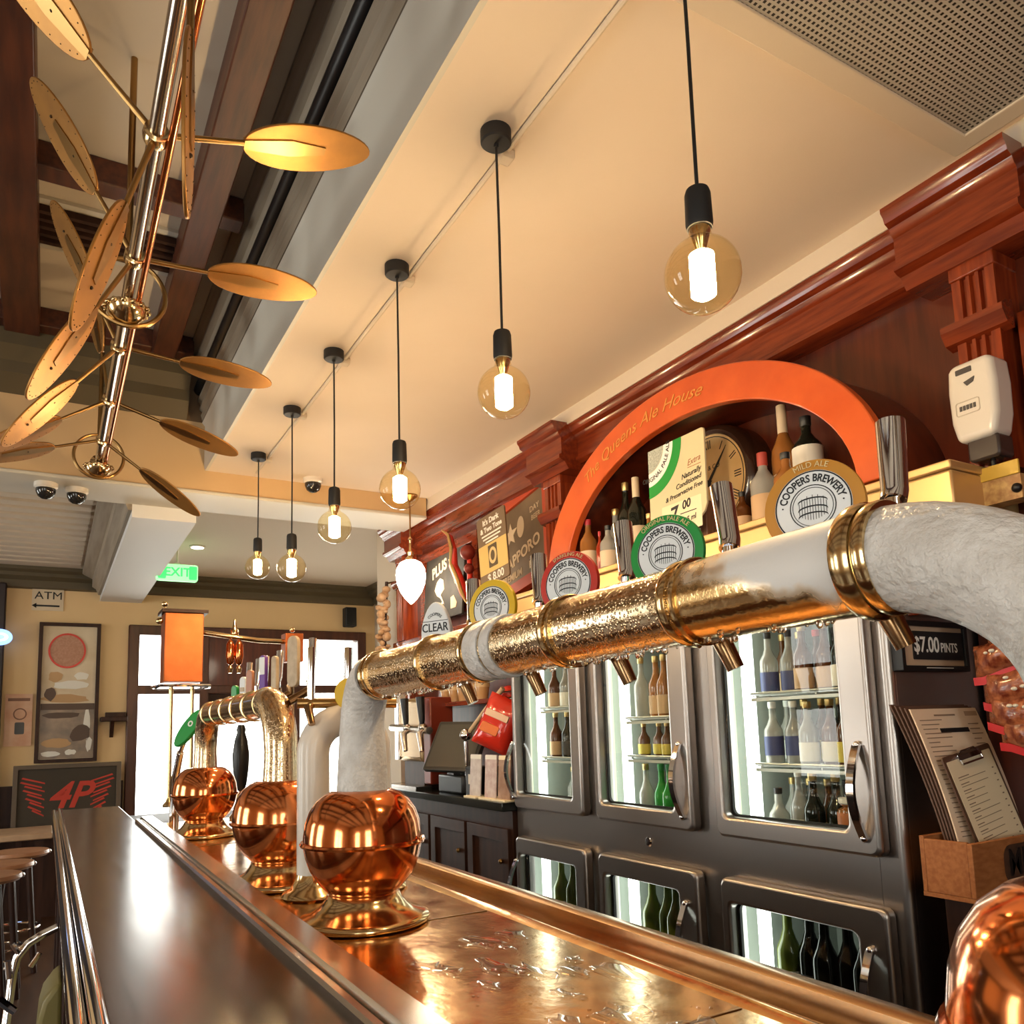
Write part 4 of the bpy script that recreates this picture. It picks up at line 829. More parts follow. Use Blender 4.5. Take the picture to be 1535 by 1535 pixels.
MB().tube([(x - .022, y - .01, z + .01) for x, y, z in body], [.006, .010, .012, .010, .012, .012, .012, .005], 8).build('gold_crest', GOLDCAP, dg)
MB().ball((2.05, 4.0, 1.0), .045, 14).ball((2.04, 3.97, .90), .03, 12).build('tassel_knot', mat('dark_red_tassel', (.20, .02, .01), .5), dg)
MB().tube([(2.06, 4.0, 1.0), (2.05, 3.98, .80), (2.06, 3.98, .62)], [.012, .018, .010], 10).build('tassel', RED, dg)
MB().cyl((2.06, 4.31, 1.19), (2.12, 4.31, 1.21), .005, None, 8).build('hook', BRASS, dg)
# teardrop lamp
td = thing('teardrop_lamp', 'lit white opal teardrop lamp hanging at the left end of the back bar', 'lamp', (1.90, 4.48, 1.45))
MB().lathe([(.004, -.150), (.035, -.12), (.065, -.075), (.086, -.02), (.092, .03), (.086, .07), (.066, .105), (.035, .122)], Matrix.Translation((1.90, 4.48, .915)), 32).build('opal_shade', OPAL, td, ang=80)
MB().lathe([(.036, 1.034), (.034, 1.05), (.018, 1.065), (.022, 1.085), (.010, 1.10), (.008, 1.16), (.014, 1.17), (.006, 1.185)], Matrix.Translation((1.90, 4.48, 0)), 24).build('brass_gallery', BRASS, td)
MB().cyl((1.90, 4.48, 1.18), (1.90, 4.48, 1.43), .005, None, 10).lathe([(.05, 1.45), (.05, 1.44), (.02, 1.42), (.006, 1.41)], Matrix.Translation((1.90, 4.48, 0)), 24).build('rod', BRASSD, td)
# nib wall ornament
o = thing('dried_flowers', 'dried tan flower garland hanging on the white wall end behind the teardrop lamp', 'flowers', (2.05, 5.22, .8))
mb = MB(); rs = random.Random(11)
for k in range(46):
    z = rs.uniform(.42, 1.0); mb.ball((2.0 + rs.uniform(-.03, .03), 5.22 + rs.uniform(-.05, .05), z), rs.uniform(.018, .034), 8, rs.uniform(.6, 1.1))
mb.build('flower_heads', mat('dried_petals', (.50, .28, .13), .8, var=(.62, .40, .24), vscale=30), o)
MB().tube([(2.02, 5.23, .36), (2.01, 5.22, .7), (2.03, 5.22, 1.04)], .012, 8).build('stem', DARKW, o)
MB().cyl((2.03, 5.22, 1.03), (2.12, 5.22, 1.05), .006, None, 8).build('hook', BRASSD, o)
# ------------------------------------------------------------------ soap dispenser and nut box on the pilaster
sd = thing('soap_dispenser', 'white plastic wall dispenser with a dark nozzle on the right pilaster', 'dispenser', (2.0, 1.06, .77))
M = frame((2.042, 1.062, .775), (-1, 0, 0))
prof = [(.048, .10), (.056, .085), (.060, .03), (.058, -.05), (.046, -.105)]
outl = [(-a, b) for a, b in prof] + [(a, b) for a, b in prof[::-1]]
MB().slab(outl, 0, .085, M).build('cover', PLASW, sd, bevel=.016, bseg=4)
MB().slab(rrect(.040, .014, .002, 2, -.012, .075), .084, .0865, M).build('window', PLASG, sd)
MB().slab([(-.014, .045), (.014, .052), (.010, .040), (-.006, .034)], .084, .088, M).build('drop_mark', PLASG, sd)
MB().ring(rrect(.060, .036, .006, 3, -.010, -.02), rrect(.056, .032, .005, 3, -.010, -.02), .084, .0866, M).build('logo_frame', mat('logo_tan', (.50, .43, .34), .4), sd)
mb = MB()
for k in range(5): mb.box(-.030 + k * .0085, -.024 + k * .0085, -.026, -.014, .084, .0868, M)
mb.build('logo_mark', PLASG, sd)
MB().slab(rrect(.078, .060, .012, 4, .008, -.128), .004, .070, M).build('nozzle_block', mat('smoky_nozzle', (.045, .032, .028), .25), sd, bevel=.006)
MB().cyl(M @ Vector((.01, -.158, .035)), M @ Vector((.01, -.182, .035)), .006).build('spout', BLACK, sd)
nb = thing('nut_box', 'yellow and brown snack box below the white dispenser', 'box', (2.0, 1.05, .50))
MB().box(1.99, 2.044, .985, 1.125, .505, .565).build('box_body', mat('nut_print', (.40, .20, .07), .5, var=(.66, .42, .16), vscale=45), nb)
MB().box(1.985, 1.993, .985, 1.125, .565, .60).build('header_flap', mat('nut_yellow', (.72, .46, .07), .45), nb, bevel=.002)
MB().ball((1.988, .995, .53), .012, 10).build('stud', BLACK, nb)
# ------------------------------------------------------------------ $7.00 PINTS sign
ps = thing('pints_sign', 'black framed $7.00 PINTS price sign above the menus', 'sign', (2.075, 1.30, .18))
M = frame((2.062, 1.292, .180), (0, -1, 0))
MB().ring(rrect(.30, .135, .002, 1), rrect(.27, .105, .002, 1), -.018, .012, M).build('sign_frame', BLACK, ps, bevel=.002)
MB().box(-.136, .136, -.053, .053, -.018, .004, M).build('mount_board', mat('sign_mount', (.55, .40, .28), .5), ps)
MB().slab(rrect(.225, .076, .002, 1, .020, .002), .004, .007, M).build('black_panel', INK, ps)
MB().text('$7.00', .058, M @ Matrix.Translation((-.034, .002, .0072)), .0004, bold=.0010, sx=.86).text('PINTS', .036, M @ Matrix.Translation((.066, -.004, .0072)), .0004, bold=.0004, sx=.82).build('lettering', WHITE, ps)
MB().box(-.05, .07, -.0595, -.0575, .012, .0128, M).build('small_print', WHTL, ps)
o = thing('shelf_ledge', 'red brown wooden ledge with dark tins above the pints sign', 'shelf', (2.14, 1.26, .26))
MB().box(1.99, 2.29, 1.21, 1.308, .262, .282).build('ledge_board', WOODY, o, bevel=.004)
for i, (xx, m_) in enumerate(((2.045, mat('copper_tin', (.62, .22, .07), .35)), (2.17, BROWNG))):
    o = thing('tin', ['orange tin on the ledge above the pints sign', 'dark banded jar on the ledge above the pints sign'][i], 'tin', (xx, 1.26, .282))
    r = .022 if i == 0 else .045
    MB().lathe([(r, 0), (r, .085), (r * .9, .09)], Matrix.Translation((xx, 1.26, .282)), 20).build('tin_body', m_, o)
    MB().lathe([(r * 1.02, .03), (r * 1.02, .05)], Matrix.Translation((xx, 1.26, .282)), 20).build('tin_band', mat('band_orange', (.5, .18, .05), .4), o)
# ------------------------------------------------------------------ snack packets on a hanging strip
rs = random.Random(21)
PKT = mat('snack_film', (.14, .022, .010), .2, var=(.46, .15, .06), vscale=42, bump=.8, bscale=42, bdist=.006, coat=.5); PKR = mat('packet_red', (.55, .02, .025), .25, coat=.4); PKW = mat('packet_white', (.80, .76, .66), .3)
NAMES = ['top', 'second from top', 'third from top', 'fourth from top', 'fifth from top', 'lowest']
for i, (y, z, w) in enumerate(((1.065, .250, .13), (1.040, .195, .17), (1.068, .135, .19), (1.050, .065, .19), (1.045, .005, .19), (1.025, -.050, .18))):
    o = thing('snack_packet', NAMES[i] + ' red banded snack packet on the hanging strip by the wooden slats', 'snack packet', (2.05, y, z), 'snack packets on the strip')
    n = 9; P_ = []; F_ = []
    for a in range(n):
        for b_ in range(n):
            u, v_ = a / (n - 1) - .5, b_ / (n - 1) - .5
            puff = .030 * math.sqrt(max(0, (1 - 4 * u * u))) * math.sqrt(max(0, 1 - 4 * v_ * v_)) + rs.uniform(-.002, .002)
            P_.append((2.03 - puff, y + u * w, z + v_ * .085 + .012 * math.sin(u * 6 + i)))
    m2 = len(P_); P_ += [(2.045, q[1], q[2]) for q in P_]
    for a in range(n - 1):
        for b_ in range(n - 1):
            k = a * n + b_; F_ += [(k, k + 1, k + n + 1, k + n), (m2 + k, m2 + k + n, m2 + k + n + 1, m2 + k + 1)]
    for a in range(n - 1):
        for (k, k2) in ((a * n, a * n + n), (a * n + n - 1, a * n + 2 * n - 1), (a, a + 1), ((n - 1) * n + a, (n - 1) * n + a + 1)): F_.append((k, k2, m2 + k2, m2 + k))
    MB().poly(P_, F_).build('packet_film', PKT, o, ang=60)
    seal = [(y + (q / 8 - .5) * w * 1.02, z - .046 + .012 * math.sin((q / 8 - .5) * 6 + i)) for q in range(9)]
    MB().poly([(2.022, a, b_ - .011) for a, b_ in seal] + [(2.020, a, b_ + .009) for a, b_ in seal] + [(2.03, a, b_ - .011) for a, b_ in seal] + [(2.03, a, b_ + .009) for a, b_ in seal],
              [(q, q + 1, 10 + q, 9 + q) for q in range(8)] + [(18 + q, 27 + q, 28 + q, 19 + q) for q in range(8)] + [(q, 18 + q, 19 + q, q + 1) for q in range(8)] + [(9 + q, 10 + q, 28 + q, 27 + q) for q in range(8)] + [(0, 9, 27, 18), (8, 26, 35, 17)]).build('red_seal', PKR, o, ang=60)
    mb = MB()
    for k in range(5): mb.ball((2.003 + rs.uniform(0, .006), y + rs.uniform(-.06, .06), z + rs.uniform(-.012, .02)), rs.uniform(.006, .010), 8, .6)
    mb.build('white_print', PKW, o)
o = thing('packet_strip', 'narrow hanging strip that holds the snack packets', 'hanging strip', (2.06, 1.06, .1))
MB().box(2.046, 2.05, 1.04, 1.07, -.10, .46).build('strip', PKW, o)
MB().cyl((2.048, 1.055, .45), (2.16, 1.055, .492), .003, None, 8).build('hook', CHROME, o)
# ------------------------------------------------------------------ menu box, menus and clipboard
mbx = thing('menu_box', 'rough wooden box with MENUS stencilled in black, holding the menus', 'box', (2.0, 1.16, -.42))
BX0, BX1, BY0, BY1 = 1.832, 2.24, 1.10, 1.228
ROUGH = mat('rough_box_wood', (.34, .115, .035), .6, var=(.44, .17, .055), vscale=16, stretch=(2, 6, 6), bump=.2, bscale=60)
MB().box(BX0, BX1, BY0, BY0 + .012, -.42, -.298).build('long_side', ROUGH, mbx, bevel=.002); MB().box(BX0, BX1, BY1 - .012, BY1, -.42, -.290).build('long_side', ROUGH, mbx, bevel=.002)
MB().box(BX0, BX0 + .012, BY0 + .012, BY1 - .012, -.42, -.296).build('end_side', ROUGH, mbx, bevel=.002); MB().box(BX1 - .012, BX1, BY0 + .012, BY1 - .012, -.42, -.296).build('end_side', ROUGH, mbx, bevel=.002)
MB().box(BX0, BX1, BY0, BY1, -.430, -.42).build('box_base', ROUGH, mbx)
M = frame((2.09, BY0 - .0004, -.357), (0, -1, 0))
MB().slab(rrect(.27, .088, .03, 4), -.001, .0006, M).build('scorch_patch', mat('scorched', (.05, .022, .012), .7, var=(.09, .04, .02), vscale=30), mbx)
MB().text('MENUS', .085, M @ Matrix.Translation((0, 0, .001)), .0004, bold=.002, sx=.85).build('stencil', mat('stencil_black', (.012, .01, .01), .4), mbx)
MB().box(1.90, 2.22, 1.12, 1.22, FL, -.430).build('stand', DARKW, mbx)
def sheet_pt(t_, x, k, e_=0.0):
    z = -.415 + t_ * .428; return (x - .0 * t_, 1.150 + .0075 * k + (.108 + .0045 * k) * t_ ** 1.5 - e_, z)
for k in range(5):      # bowed menu boards
    o = thing('menu', ['front bowed paper menu with a dark heading bar in the menu box', 'second bowed menu directly behind the front menu', 'third menu in the stack, only its dark left edge showing', 'fourth menu in the stack, its dark edge next to the rearmost', 'rearmost bowed menu against the steel fridge side'][k], 'menu', (2.03, 1.16, -.415))
    n = 12; x0, x1 = 1.890 - .0 * k, 2.175 + .006 * k; P_ = []; F_ = []
    for i in range(n + 1):
        for x in (x0, x1): P_.append(sheet_pt(i / n * (1 + .008 * k), x, k))
    for i in range(n): F_.append((2 * i, 2 * i + 1, 2 * i + 3, 2 * i + 2))
    m2 = len(P_); P_ += [(x, y + .004, z) for x, y, z in P_]; F_ += [(m2 + a_, m2 + d_, m2 + c_, m2 + b_) for a_, b_, c_, d_ in F_]
    F_ += [(2 * i, 2 * i + 2, m2 + 2 * i + 2, m2 + 2 * i) for i in range(n)] + [(2 * i + 1, m2 + 2 * i + 1, m2 + 2 * i + 3, 2 * i + 3) for i in range(n)] + [(0, m2, m2 + 1, 1), (2 * n, 2 * n + 1, m2 + 2 * n + 1, m2 + 2 * n)]
    MB().poly(P_, F_).build('sheet', PAPER if k == 0 else mat('menu_back', (.13, .07, .05), .5), o, ang=60)
    if k == 0:
        W3 = x1 - x0; mb = MB(); on = lambda t_, u: sheet_pt(t_, x0 + u * W3, 0, .0012)
        for (t0, u0, u1, h_) in [(.955, .30, .62, .010)] + [(.93 - .026 * q, .06, .06 + rs.uniform(.12, .42), .005) for q in range(26)] + [(.90 - .03 * q, .76, .76 + rs.uniform(.06, .18), .005) for q in range(6)]:
            mb.poly([on(t0, u0), on(t0, u1), on(t0 + h_, u1), on(t0 + h_, u0)], [(0, 1, 2, 3)])
        mb.build('print_lines', mat('print_grey', (.30, .20, .14), .6), o, sm=False)
        MB().poly([on(.855, .30), on(.855, .74), on(.882, .74), on(.882, .30)], [(0, 1, 2, 3)]).build('heading_bar', INK, o, sm=False)
        MB().poly([on(.10, .78), on(.10, .98), on(.98, .98), on(.98, .78)], [(0, 1, 2, 3)]).build('side_panel', mat('menu_tan', (.52, .36, .25), .6), o, sm=False)
cb = thing('clipboard', 'clipboard with a cream drinks list leaning in the menu box', 'clipboard', (2.03, 1.13, -.40))
upv = Vector((-.045, .075, .31)).normalized(); rv = Vector((1, .02, 0)); rv = (rv - upv * rv.dot(upv)).normalized(); nv = rv.cross(upv); cc = Vector((2.028, 1.158, -.245))
M = Matrix(((rv.x, upv.x, nv.x, cc.x), (rv.y, upv.y, nv.y, cc.y), (rv.z, upv.z, nv.z, cc.z), (0, 0, 0, 1)))
MB().slab(rrect(.228, .315, .008, 3), -.004, 0, M).build('board', mat('clipboard_brown', (.10, .05, .03), .5), cb)
MB().slab(rrect(.208, .296, .002, 1, 0, -.004), .0002, .0012, M).build('list_sheet', PAPERC, cb)
mb = MB()
for q in range(15):
    yy = .100 - q * .0165
    mb.box(-.082, -.082 + rs.uniform(.03, .05), yy, yy + .0022, .0012, .0016, M).box(-.082, -.082 + rs.uniform(.09, .145), yy - .006, yy - .0045, .0012, .0016, M).box(.080, .088, yy - .004, yy - .001, .0012, .0016, M)
mb.build('list_lines', mat('print_brown', (.26, .18, .11), .6), cb, sm=False)
MB().tube([M @ Vector(q) for q in ((-.05, .150, .002), (-.05, .128, .006), (.05, .128, .006), (.05, .150, .002), (.03, .160, .004), (-.03, .160, .004))], .0025, 8, closed=True).box(-.055, .055, .138, .150, .001, .006, M).build('clip', CHROME, cb)
# ------------------------------------------------------------------ glass door fridges
fr = thing('bar_fridge', 'dark bronzed steel bar fridge with three glass doors over three more', 'fridge', (1.9, 2.28, FL))
FX, FXB, FZ0, FZ1 = 1.895, 2.44, FL, .485
FY0, FY1 = 1.31, 3.26
BAYS = [(1.345, 1.928), (2.035, 2.578), (2.665, 3.205)]     # near to far
mb = MB()
mb.box(FX + .02, FXB, FY0, FY0 + .03, FZ0, FZ1)
mb.build('side_panel', STEEL, fr, bevel=.006)
mb = MB().box(FX + .03, FXB, FY1 - .03, FY1, FZ0, FZ1).box(FX + .03, FXB, FY0 + .03, FY1, FZ1 - .03, FZ1 + .0).box(FX + .03, FXB, FY0 + .03, FY1, FZ0, FZ0 + .10).box(FXB - .03, FXB, FY0, FY1, FZ0, FZ1)
mb.build('cabinet_shell', STEELD, fr, bevel=.004)
mb = MB().tube([(FX + .022, FY0 + .022, FZ0), (FX + .022, FY0 + .022, FZ1)], .022, 20).box(FX, FX + .03, FY0 + .022, 1.385, FZ0, FZ1)
for a, b_ in ((1.90, 2.065), (2.55, 2.695), (3.17, FY1)): mb.box(FX + .0015, FX + .03, a, b_, FZ0 + .001, FZ1 - .001)
mb.box(FX, FX + .03, 1.386, FY1, -.535, -.335).box(FX, FX + .03, 1.386, FY1, .42, FZ1 - .002).box(FX, FX + .03, 1.386, FY1, FZ0 + .002, FZ0 + .12)
mb.build('face_frame', STEELD, fr)
mb = MB()
for y in (1.335, 1.945, 2.01, 2.59, 2.645, 3.225): mb.box(FX + .03, FXB - .03, y, y + .012, FZ0 + .1, FZ1 - .03)
mb.box(FXB - .045, FXB - .03, FY0 + .03, FY1 - .03, FZ0 + .1, FZ1 - .03).box(FX + .03, FXB - .03, FY0 + .03, FY1 - .03, -.475, -.395)
mb.build('liner', FRIDGEW, fr)
MB().lathe([(.016, 0), (.018, .004), (.014, .008), (.006, .009)], frame((FX, 2.32, -.425), (-1, 0, 0)), 20).build('lock', CHROME, fr)
def door(y0, y1, z0, z1, left_handle, glass_z, gl, gr, name='fridge_door'):
    """gl / gr: stile widths at the far and the near side"""
    w, h = y1 - y0, z1 - z0; M = frame((1.888, (y0 + y1) / 2, (z0 + z1) / 2), (-1, 0, 0))     # local x runs towards -y
    gw, gh = w - gl - gr, glass_z[1] - glass_z[0]; gx = (gl - gr) / 2; gy = (glass_z[0] + glass_z[1]) / 2 - (z0 + z1) / 2
    dr = MB().ring(rrect(w, h, .022, 5), rrect(gw, gh, .022, 5, gx, gy), -.004, .040, M).build(name, STEELD, fr, bevel=.012, bseg=3)
    MB().ring(rrect(gw + .03, gh + .03, .024, 5, gx, gy), rrect(gw - .012, gh - .012, .020, 5, gx, gy), -.010, .0, M).build('gasket', BLACKM, dr)
    MB().slab(rrect(gw + .02, gh + .02, .02, 5, gx, gy), .012, .018, M).build('pane', GLASS, dr)
    hx = (-w / 2 + .035) if left_handle else (w / 2 - .045)
    hz0, hz1 = (-.05, .18)
    return dr, M, hx
def handle(dr, y, z0, z1):
    n = 10; P_ = []
    for i in range(n + 1):
        t_ = i / n; P_.append((1.845 - .038 * math.sin(PI * t_) - .004, y, z0 + (z1 - z0) * t_))
    mb = MB()
    for i in range(n):
        a, b_ = Vector(P_[i]), Vector(P_[i + 1])
        mb.poly([a + Vector((dx, dy, 0)) for dx in (-.005, .005) for dy in (-.011, .011)] + [b_ + Vector((dx, dy, 0)) for dx in (-.005, .005) for dy in (-.011, .011)],
                [(0, 2, 6, 4), (1, 5, 7, 3), (0, 4, 5, 1), (2, 3, 7, 6)] + ([(0, 1, 3, 2)] if i == 0 else []) + ([(4, 6, 7, 5)] if i == n - 1 else []))
    bmesh.ops.remove_doubles(mb.bm, verts=mb.bm.verts, dist=1e-5)
    h_ = mb.build('handle', CHROME, dr, ang=40)
    for z in (z0, z1): MB().ball((1.843, y, z), .011, 12).build('handle_foot', CHROME, dr)
for i, (y0, y1) in enumerate(BAYS):
    lab = ['near', 'middle', 'far'][i]
    lh = i == 2
    gl, gr = (.032, .095) if not lh else (.022, .075)
    dr, M, hx = door(y0, y1, -.362, .455, lh, (-.300, .40), gl, gr)
    hy = (y0 + .042) if not lh else (y1 - .01)
    handle(dr, hy, -.315 if i == 0 else -.315, -.075)
    dr, M, hx = door(y0, y1, -1.28, -.487, lh, (-1.20, -.562), gl, gr)
    handle(dr, hy + (.0 if lh else .01), -.83, -.595)
    # lit tube, racks
    yl = y1 - .055
    tl = MB().box(1.955, 1.985, yl - .018, yl + .010, -.385, .44).build('tube_light', TUBEL, fr, label='vertical fridge tube light')
    tl2 = MB().box(1.955, 1.985, yl - .018, yl + .010, -1.28, -.49).build('tube_light', TUBEL, fr, label='vertical fridge tube light')
    MB().box(1.925, 1.935, y1 - .028, y1 - .008, -.32, .42).build('seal_strip', LIME, fr)
    for z in ((.075, -.145) if i != 1 else (.300, .015, -.13)) + (-.88,):
        mb = MB(); a, b_ = y0 - .0, y1 - .085
        for q in range(9): mb.tube([(1.96 + q * .055, a, z), (1.96 + q * .055, b_, z)], .0028, 6)
        for y in (a + .02, (a + b_) / 2, b_ - .02): mb.tube([(1.955, y, z - .004), (2.40, y, z - .004)], .0032, 6)
        mb.tube([(1.952, a, z + .006), (1.952, b_, z + .006)], .0040, 8)
        mb.box(1.952, 1.956, a, b_, z - .018, z - .008)
        mb.build('wire_shelf', mat('white_wire', (.62, .64, .60), .3, .3), fr)
# bottles inside: each bottle is its own thing
def row(bay, z, items, shelf, xs=2.02, group=None):
    y0, y1 = BAYS[bay]; where = ['near', 'middle', 'far'][bay]; n = len(items)
    for k, (kind, h, r, g_, c_, l_, lz) in enumerate(items):
        y = y1 - .105 - .0685 * k
        x = xs + (.018 if k % 2 else 0)
        bottle('%s, %s from left, %s, %s fridge bay' % (kind, ORD[k], shelf, where), (x, y, z), h, r, glass=g_, cap=c_, lab=l_, lz=lz, name='bottle' if 'jar' not in kind else 'jar', sh_=.80 if 'jar' in kind else .55, nr=.75 if 'jar' in kind else .36, group=group)
lz = (.10, .40)
row(0, .078, [('white labelled clear bottle', .20, .029, CLRW, BLKCAP, NAVYL, lz), ('clear bottle with navy label', .20, .029, CLRW, BLKCAP, NAVYL, lz), ('brown beer bottle', .21, .030, BROWNG, GOLDCAP, TANL, lz), ('brown beer bottle', .21, .030, BROWNG, GOLDCAP, TANL, lz), ('dark beer bottle', .21, .030, DKG, GOLDCAP, WHTL, lz), ('dark beer bottle', .21, .030, DKG, BLKCAP, NAVYL, lz)], 'top rack')
row(0, -.142, [('white labelled clear bottle', .195, .030, CLRW, WHTL, NAVYL, (.25, .5)), ('pale bottle with navy band', .195, .030, CLRW, WHTL, NAVYL, (.25, .5)), ('pale clear bottle', .19, .030, CLRW, GOLDCAP, WHTL, lz), ('white labelled brown bottle', .195, .030, BROWNG, GOLDCAP, WHTL, lz), ('yellow labelled brown bottle', .195, .030, BROWNG, GOLDCAP, YELL, lz), ('black labelled dark bottle', .195, .030, DKG, BLKCAP, BLKL, lz)], 'middle rack')
row(0, -.394, [('clear bottle with navy label', .175, .032, CLRW, BLKCAP, NAVYL, lz), ('tall white printed clear bottle', .235, .028, CLRW, WHTL, WHTL, lz), ('yellow labelled dark bottle', .225, .031, DKG, GOLDCAP, YELL, lz), ('black bottle', .225, .031, DKG, GOLDCAP, BLKL, lz), ('orange brown stubby jar', .16, .044, CLRB, WHTL, mat('orange_label', (.42, .13, .03), .5), (.05, .58))], 'floor')
row(1, .020, [('clear beer bottle', .235, .030, CLRW, GOLDCAP, None, lz), ('amber beer bottle', .235, .031, CLRB, GOLDCAP, TANL, lz), ('amber beer bottle', .235, .031, CLRB, GOLDCAP, TANL, lz), ('brown beer bottle', .235, .031, BROWNG, REDCAP, GRNL, lz), ('brown beer bottle', .235, .031, BROWNG, REDCAP, REDL, lz)], 'top rack')
row(1, .305, [('amber beer bottle', .13, .030, CLRB, GOLDCAP, TANL, lz), ('brown beer bottle', .13, .030, BROWNG, GOLDCAP, TANL, lz), ('brown beer bottle', .13, .030, BROWNG, GOLDCAP, None, lz), ('amber beer bottle', .13, .030, CLRB, GOLDCAP, TANL, lz)], 'upper rack')
row(1, -.126, [('gold necked brown bottle', .125, .024, BROWNG, GOLDCAP, YELL, lz), ('gold necked brown bottle', .125, .024, BROWNG, GOLDCAP, YELL, lz), ('gold necked brown bottle', .125, .024, BROWNG, GOLDCAP, YELL, lz), ('gold necked brown bottle', .125, .024, BROWNG, GOLDCAP, None, lz)], 'low rack')
row(1, -.394, [('pale clear bottle', .235, .030, CLRW, GOLDCAP, None, lz), ('green beer bottle', .235, .031, GRNG, GRNL, GRNL, lz), ('green beer bottle', .235, .031, GRNG, GRNL, GRNL, lz), ('green beer bottle', .235, .031, GRNG, GRNL, GRNL, lz), ('stubby tan jar', .10, .038, CLRB, GOLDCAP, TANL, (.1, .5))], 'floor')
row(2, .078, [('brown beer bottle', .20, .030, BROWNG, GOLDCAP, TANL, lz), ('clear beer bottle', .20, .030, CLRW, GOLDCAP, WHTL, lz)], 'top rack')
row(2, -.142, [('brown beer bottle', .20, .030, BROWNG, GOLDCAP, TANL, lz), ('dark beer bottle', .20, .030, DKG, GOLDCAP, BLKL, lz)], 'middle rack')
row(0, -.877, [('pale labelled wine bottle', .31, .038, OLVG, WHTL, WHTL, lz), ('dark wine bottle', .31, .040, DKG, BLKCAP, BLKL, lz), ('black wine bottle', .31, .040, DKG, BLKCAP, None, lz), ('black wine bottle', .31, .040, DKG, BLKCAP, None, lz), ('dark wine bottle', .31, .040, DKG, BLKCAP, BLKL, lz)], 'lower rack')
row(1, -.877, [('yellow green wine bottle', .31, .040, OLVG, YELL, None, lz), ('yellow green wine bottle', .31, .040, OLVG, YELL, None, lz), ('olive wine bottle', .31, .040, OLVG, GRNL, None, lz), ('olive wine bottle', .31, .040, OLVG, GRNL, BLKL, lz)], 'lower rack')
row(2, -.877, [('pale green wine bottle', .30, .038, OLVG, WHTL, WHTL, lz), ('pale green wine bottle', .30, .038, OLVG, WHTL, None, lz)], 'lower rack')
for z, sh_n, kinds in ((.078, 'top rack', [('brown', BROWNG, GOLDCAP, TANL), ('dark', DKG, GOLDCAP, WHTL), ('brown', BROWNG, REDCAP, TANL), ('dark', DKG, BLKCAP, NAVYL)]),
                       (-.142, 'middle rack', [('clear', CLRW, WHTL, WHTL), ('brown', BROWNG, GOLDCAP, WHTL), ('brown', BROWNG, GOLDCAP, YELL), ('dark', DKG, GOLDCAP, BLKL)]),
                       (-.394, 'floor', [('clear', CLRW, GOLDCAP, WHTL), ('dark', DKG, GOLDCAP, YELL), ('brown', BROWNG, GOLDCAP, TANL), ('dark', DKG, BLKCAP, BLKL)])):
    for bay in (0, 1, 2):
        if bay == 1: z = {.078: .02, -.142: -.126, -.394: -.394}[z] if z in (.078, -.142, -.394) else z
        for k, (kd, g_, c_, l_) in enumerate(kinds[:4 if bay < 2 else 2]):
            hh = .20 if bay != 1 else (.20 if z != -.126 else .12)
            bottle('%s bottle, %s in the back row, %s, %s fridge bay' % (kd, ORD[k], sh_n, ['near', 'middle', 'far'][bay]), (2.125, BAYS[bay][1] - .075 - .0685 * k, {.02: .020}.get(z, z) if bay == 1 else {.02: .078, -.126: -.142}.get(z, z)), hh, .029, glass=g_, cap=c_, lab=l_, lz=(.10, .40), sh_=.55, nr=.36)
bx = thing('beer_carton', 'white carton standing in the far fridge bay behind the glass door', 'box', (2.27, 2.86, -.385))
MB().box(2.18, 2.36, 2.72, 2.98, -.385, -.18).build('carton_body', WHTL, bx, bevel=.003)
MB().box(2.178, 2.18, 2.76, 2.94, -.33, -.25).build('carton_print', GRNL, bx)
# ------------------------------------------------------------------ back counter left of the fridges
bc = thing('back_counter', 'black stone back counter over dark wood cupboards left of the fridges', 'counter', (2.0, 4.2, FL))
MB().box(1.82, 2.25, 3.27, 5.10, -.385, -.345).build('counter_top', mat('black_stone', (.014, .016, .015), .14), bc, bevel=.004)
MB().box(1.88, 2.25, 3.28, 5.09, FL, -.385).build('carcass', DARKW, bc)
for k in range(4):
    y = 3.30 + k * .45; d_ = MB().ring(rrect(.42, .90, .003, 1), rrect(.30, .78, .003, 1), 0, .018, frame((1.88, y + .21, -.92), (-1, 0, 0))).box(-.16, .16, -.40, .40, 0, .006, frame((1.88, y + .21, -.92), (-1, 0, 0))).build('door', DARKW, bc, bevel=.003)
    MB().ball((1.855, y + .06, -.62), .012, 10).build('knob', BRASSD, d_)
CT = -.345
# tap tower
t = thing('tap_tower', 'chrome and tan upright tap tower with two black handled taps on the back counter', 'beer tap', (1.95, 4.58, CT))
MB().box(1.92, 2.10, 4.40, 4.78, -.19, .195).build('tower_body', mat('tan_steel', (.55, .38, .20), .22, .7), t, bevel=.03, bseg=4)
MB().cyl((1.925, 4.775, -.18), (1.925, 4.775, .17), .022).build('chrome_corner', CHROME, t)
MB().box(1.93, 2.08, 4.30, 4.40, CT + .03, .19).build('red_side', mat('dark_red_panel', (.20, .03, .015), .3), t, bevel=.008)
MB().box(1.95, 2.08, 4.44, 4.74, CT, -.19).build('tower_foot', DARKW, t)
MB().box(1.86, 1.96, 4.36, 4.74, CT, CT + .018).build('drip_shelf', STRIPM, t)
MB().cyl((1.89, 4.80, .02), (1.89, 4.22, -.005), .022).build('tap_bar', STRIPM, t)
for y in (4.52, 4.28):
    h_ = MB().tube([(1.87, y, .03), (1.87, y, .06), (1.865, y + .01, .19)], [.014, .018, .026], 12).build('tap_handle', BLACK, t)
    MB().tube([(1.88, y, .0), (1.85, y - .01, -.02), (1.845, y - .05, -.12)], [.018, .020, .014], 12).ball((1.875, y, .015), .026, 12).build('tap_spout', STRIPM, h_)
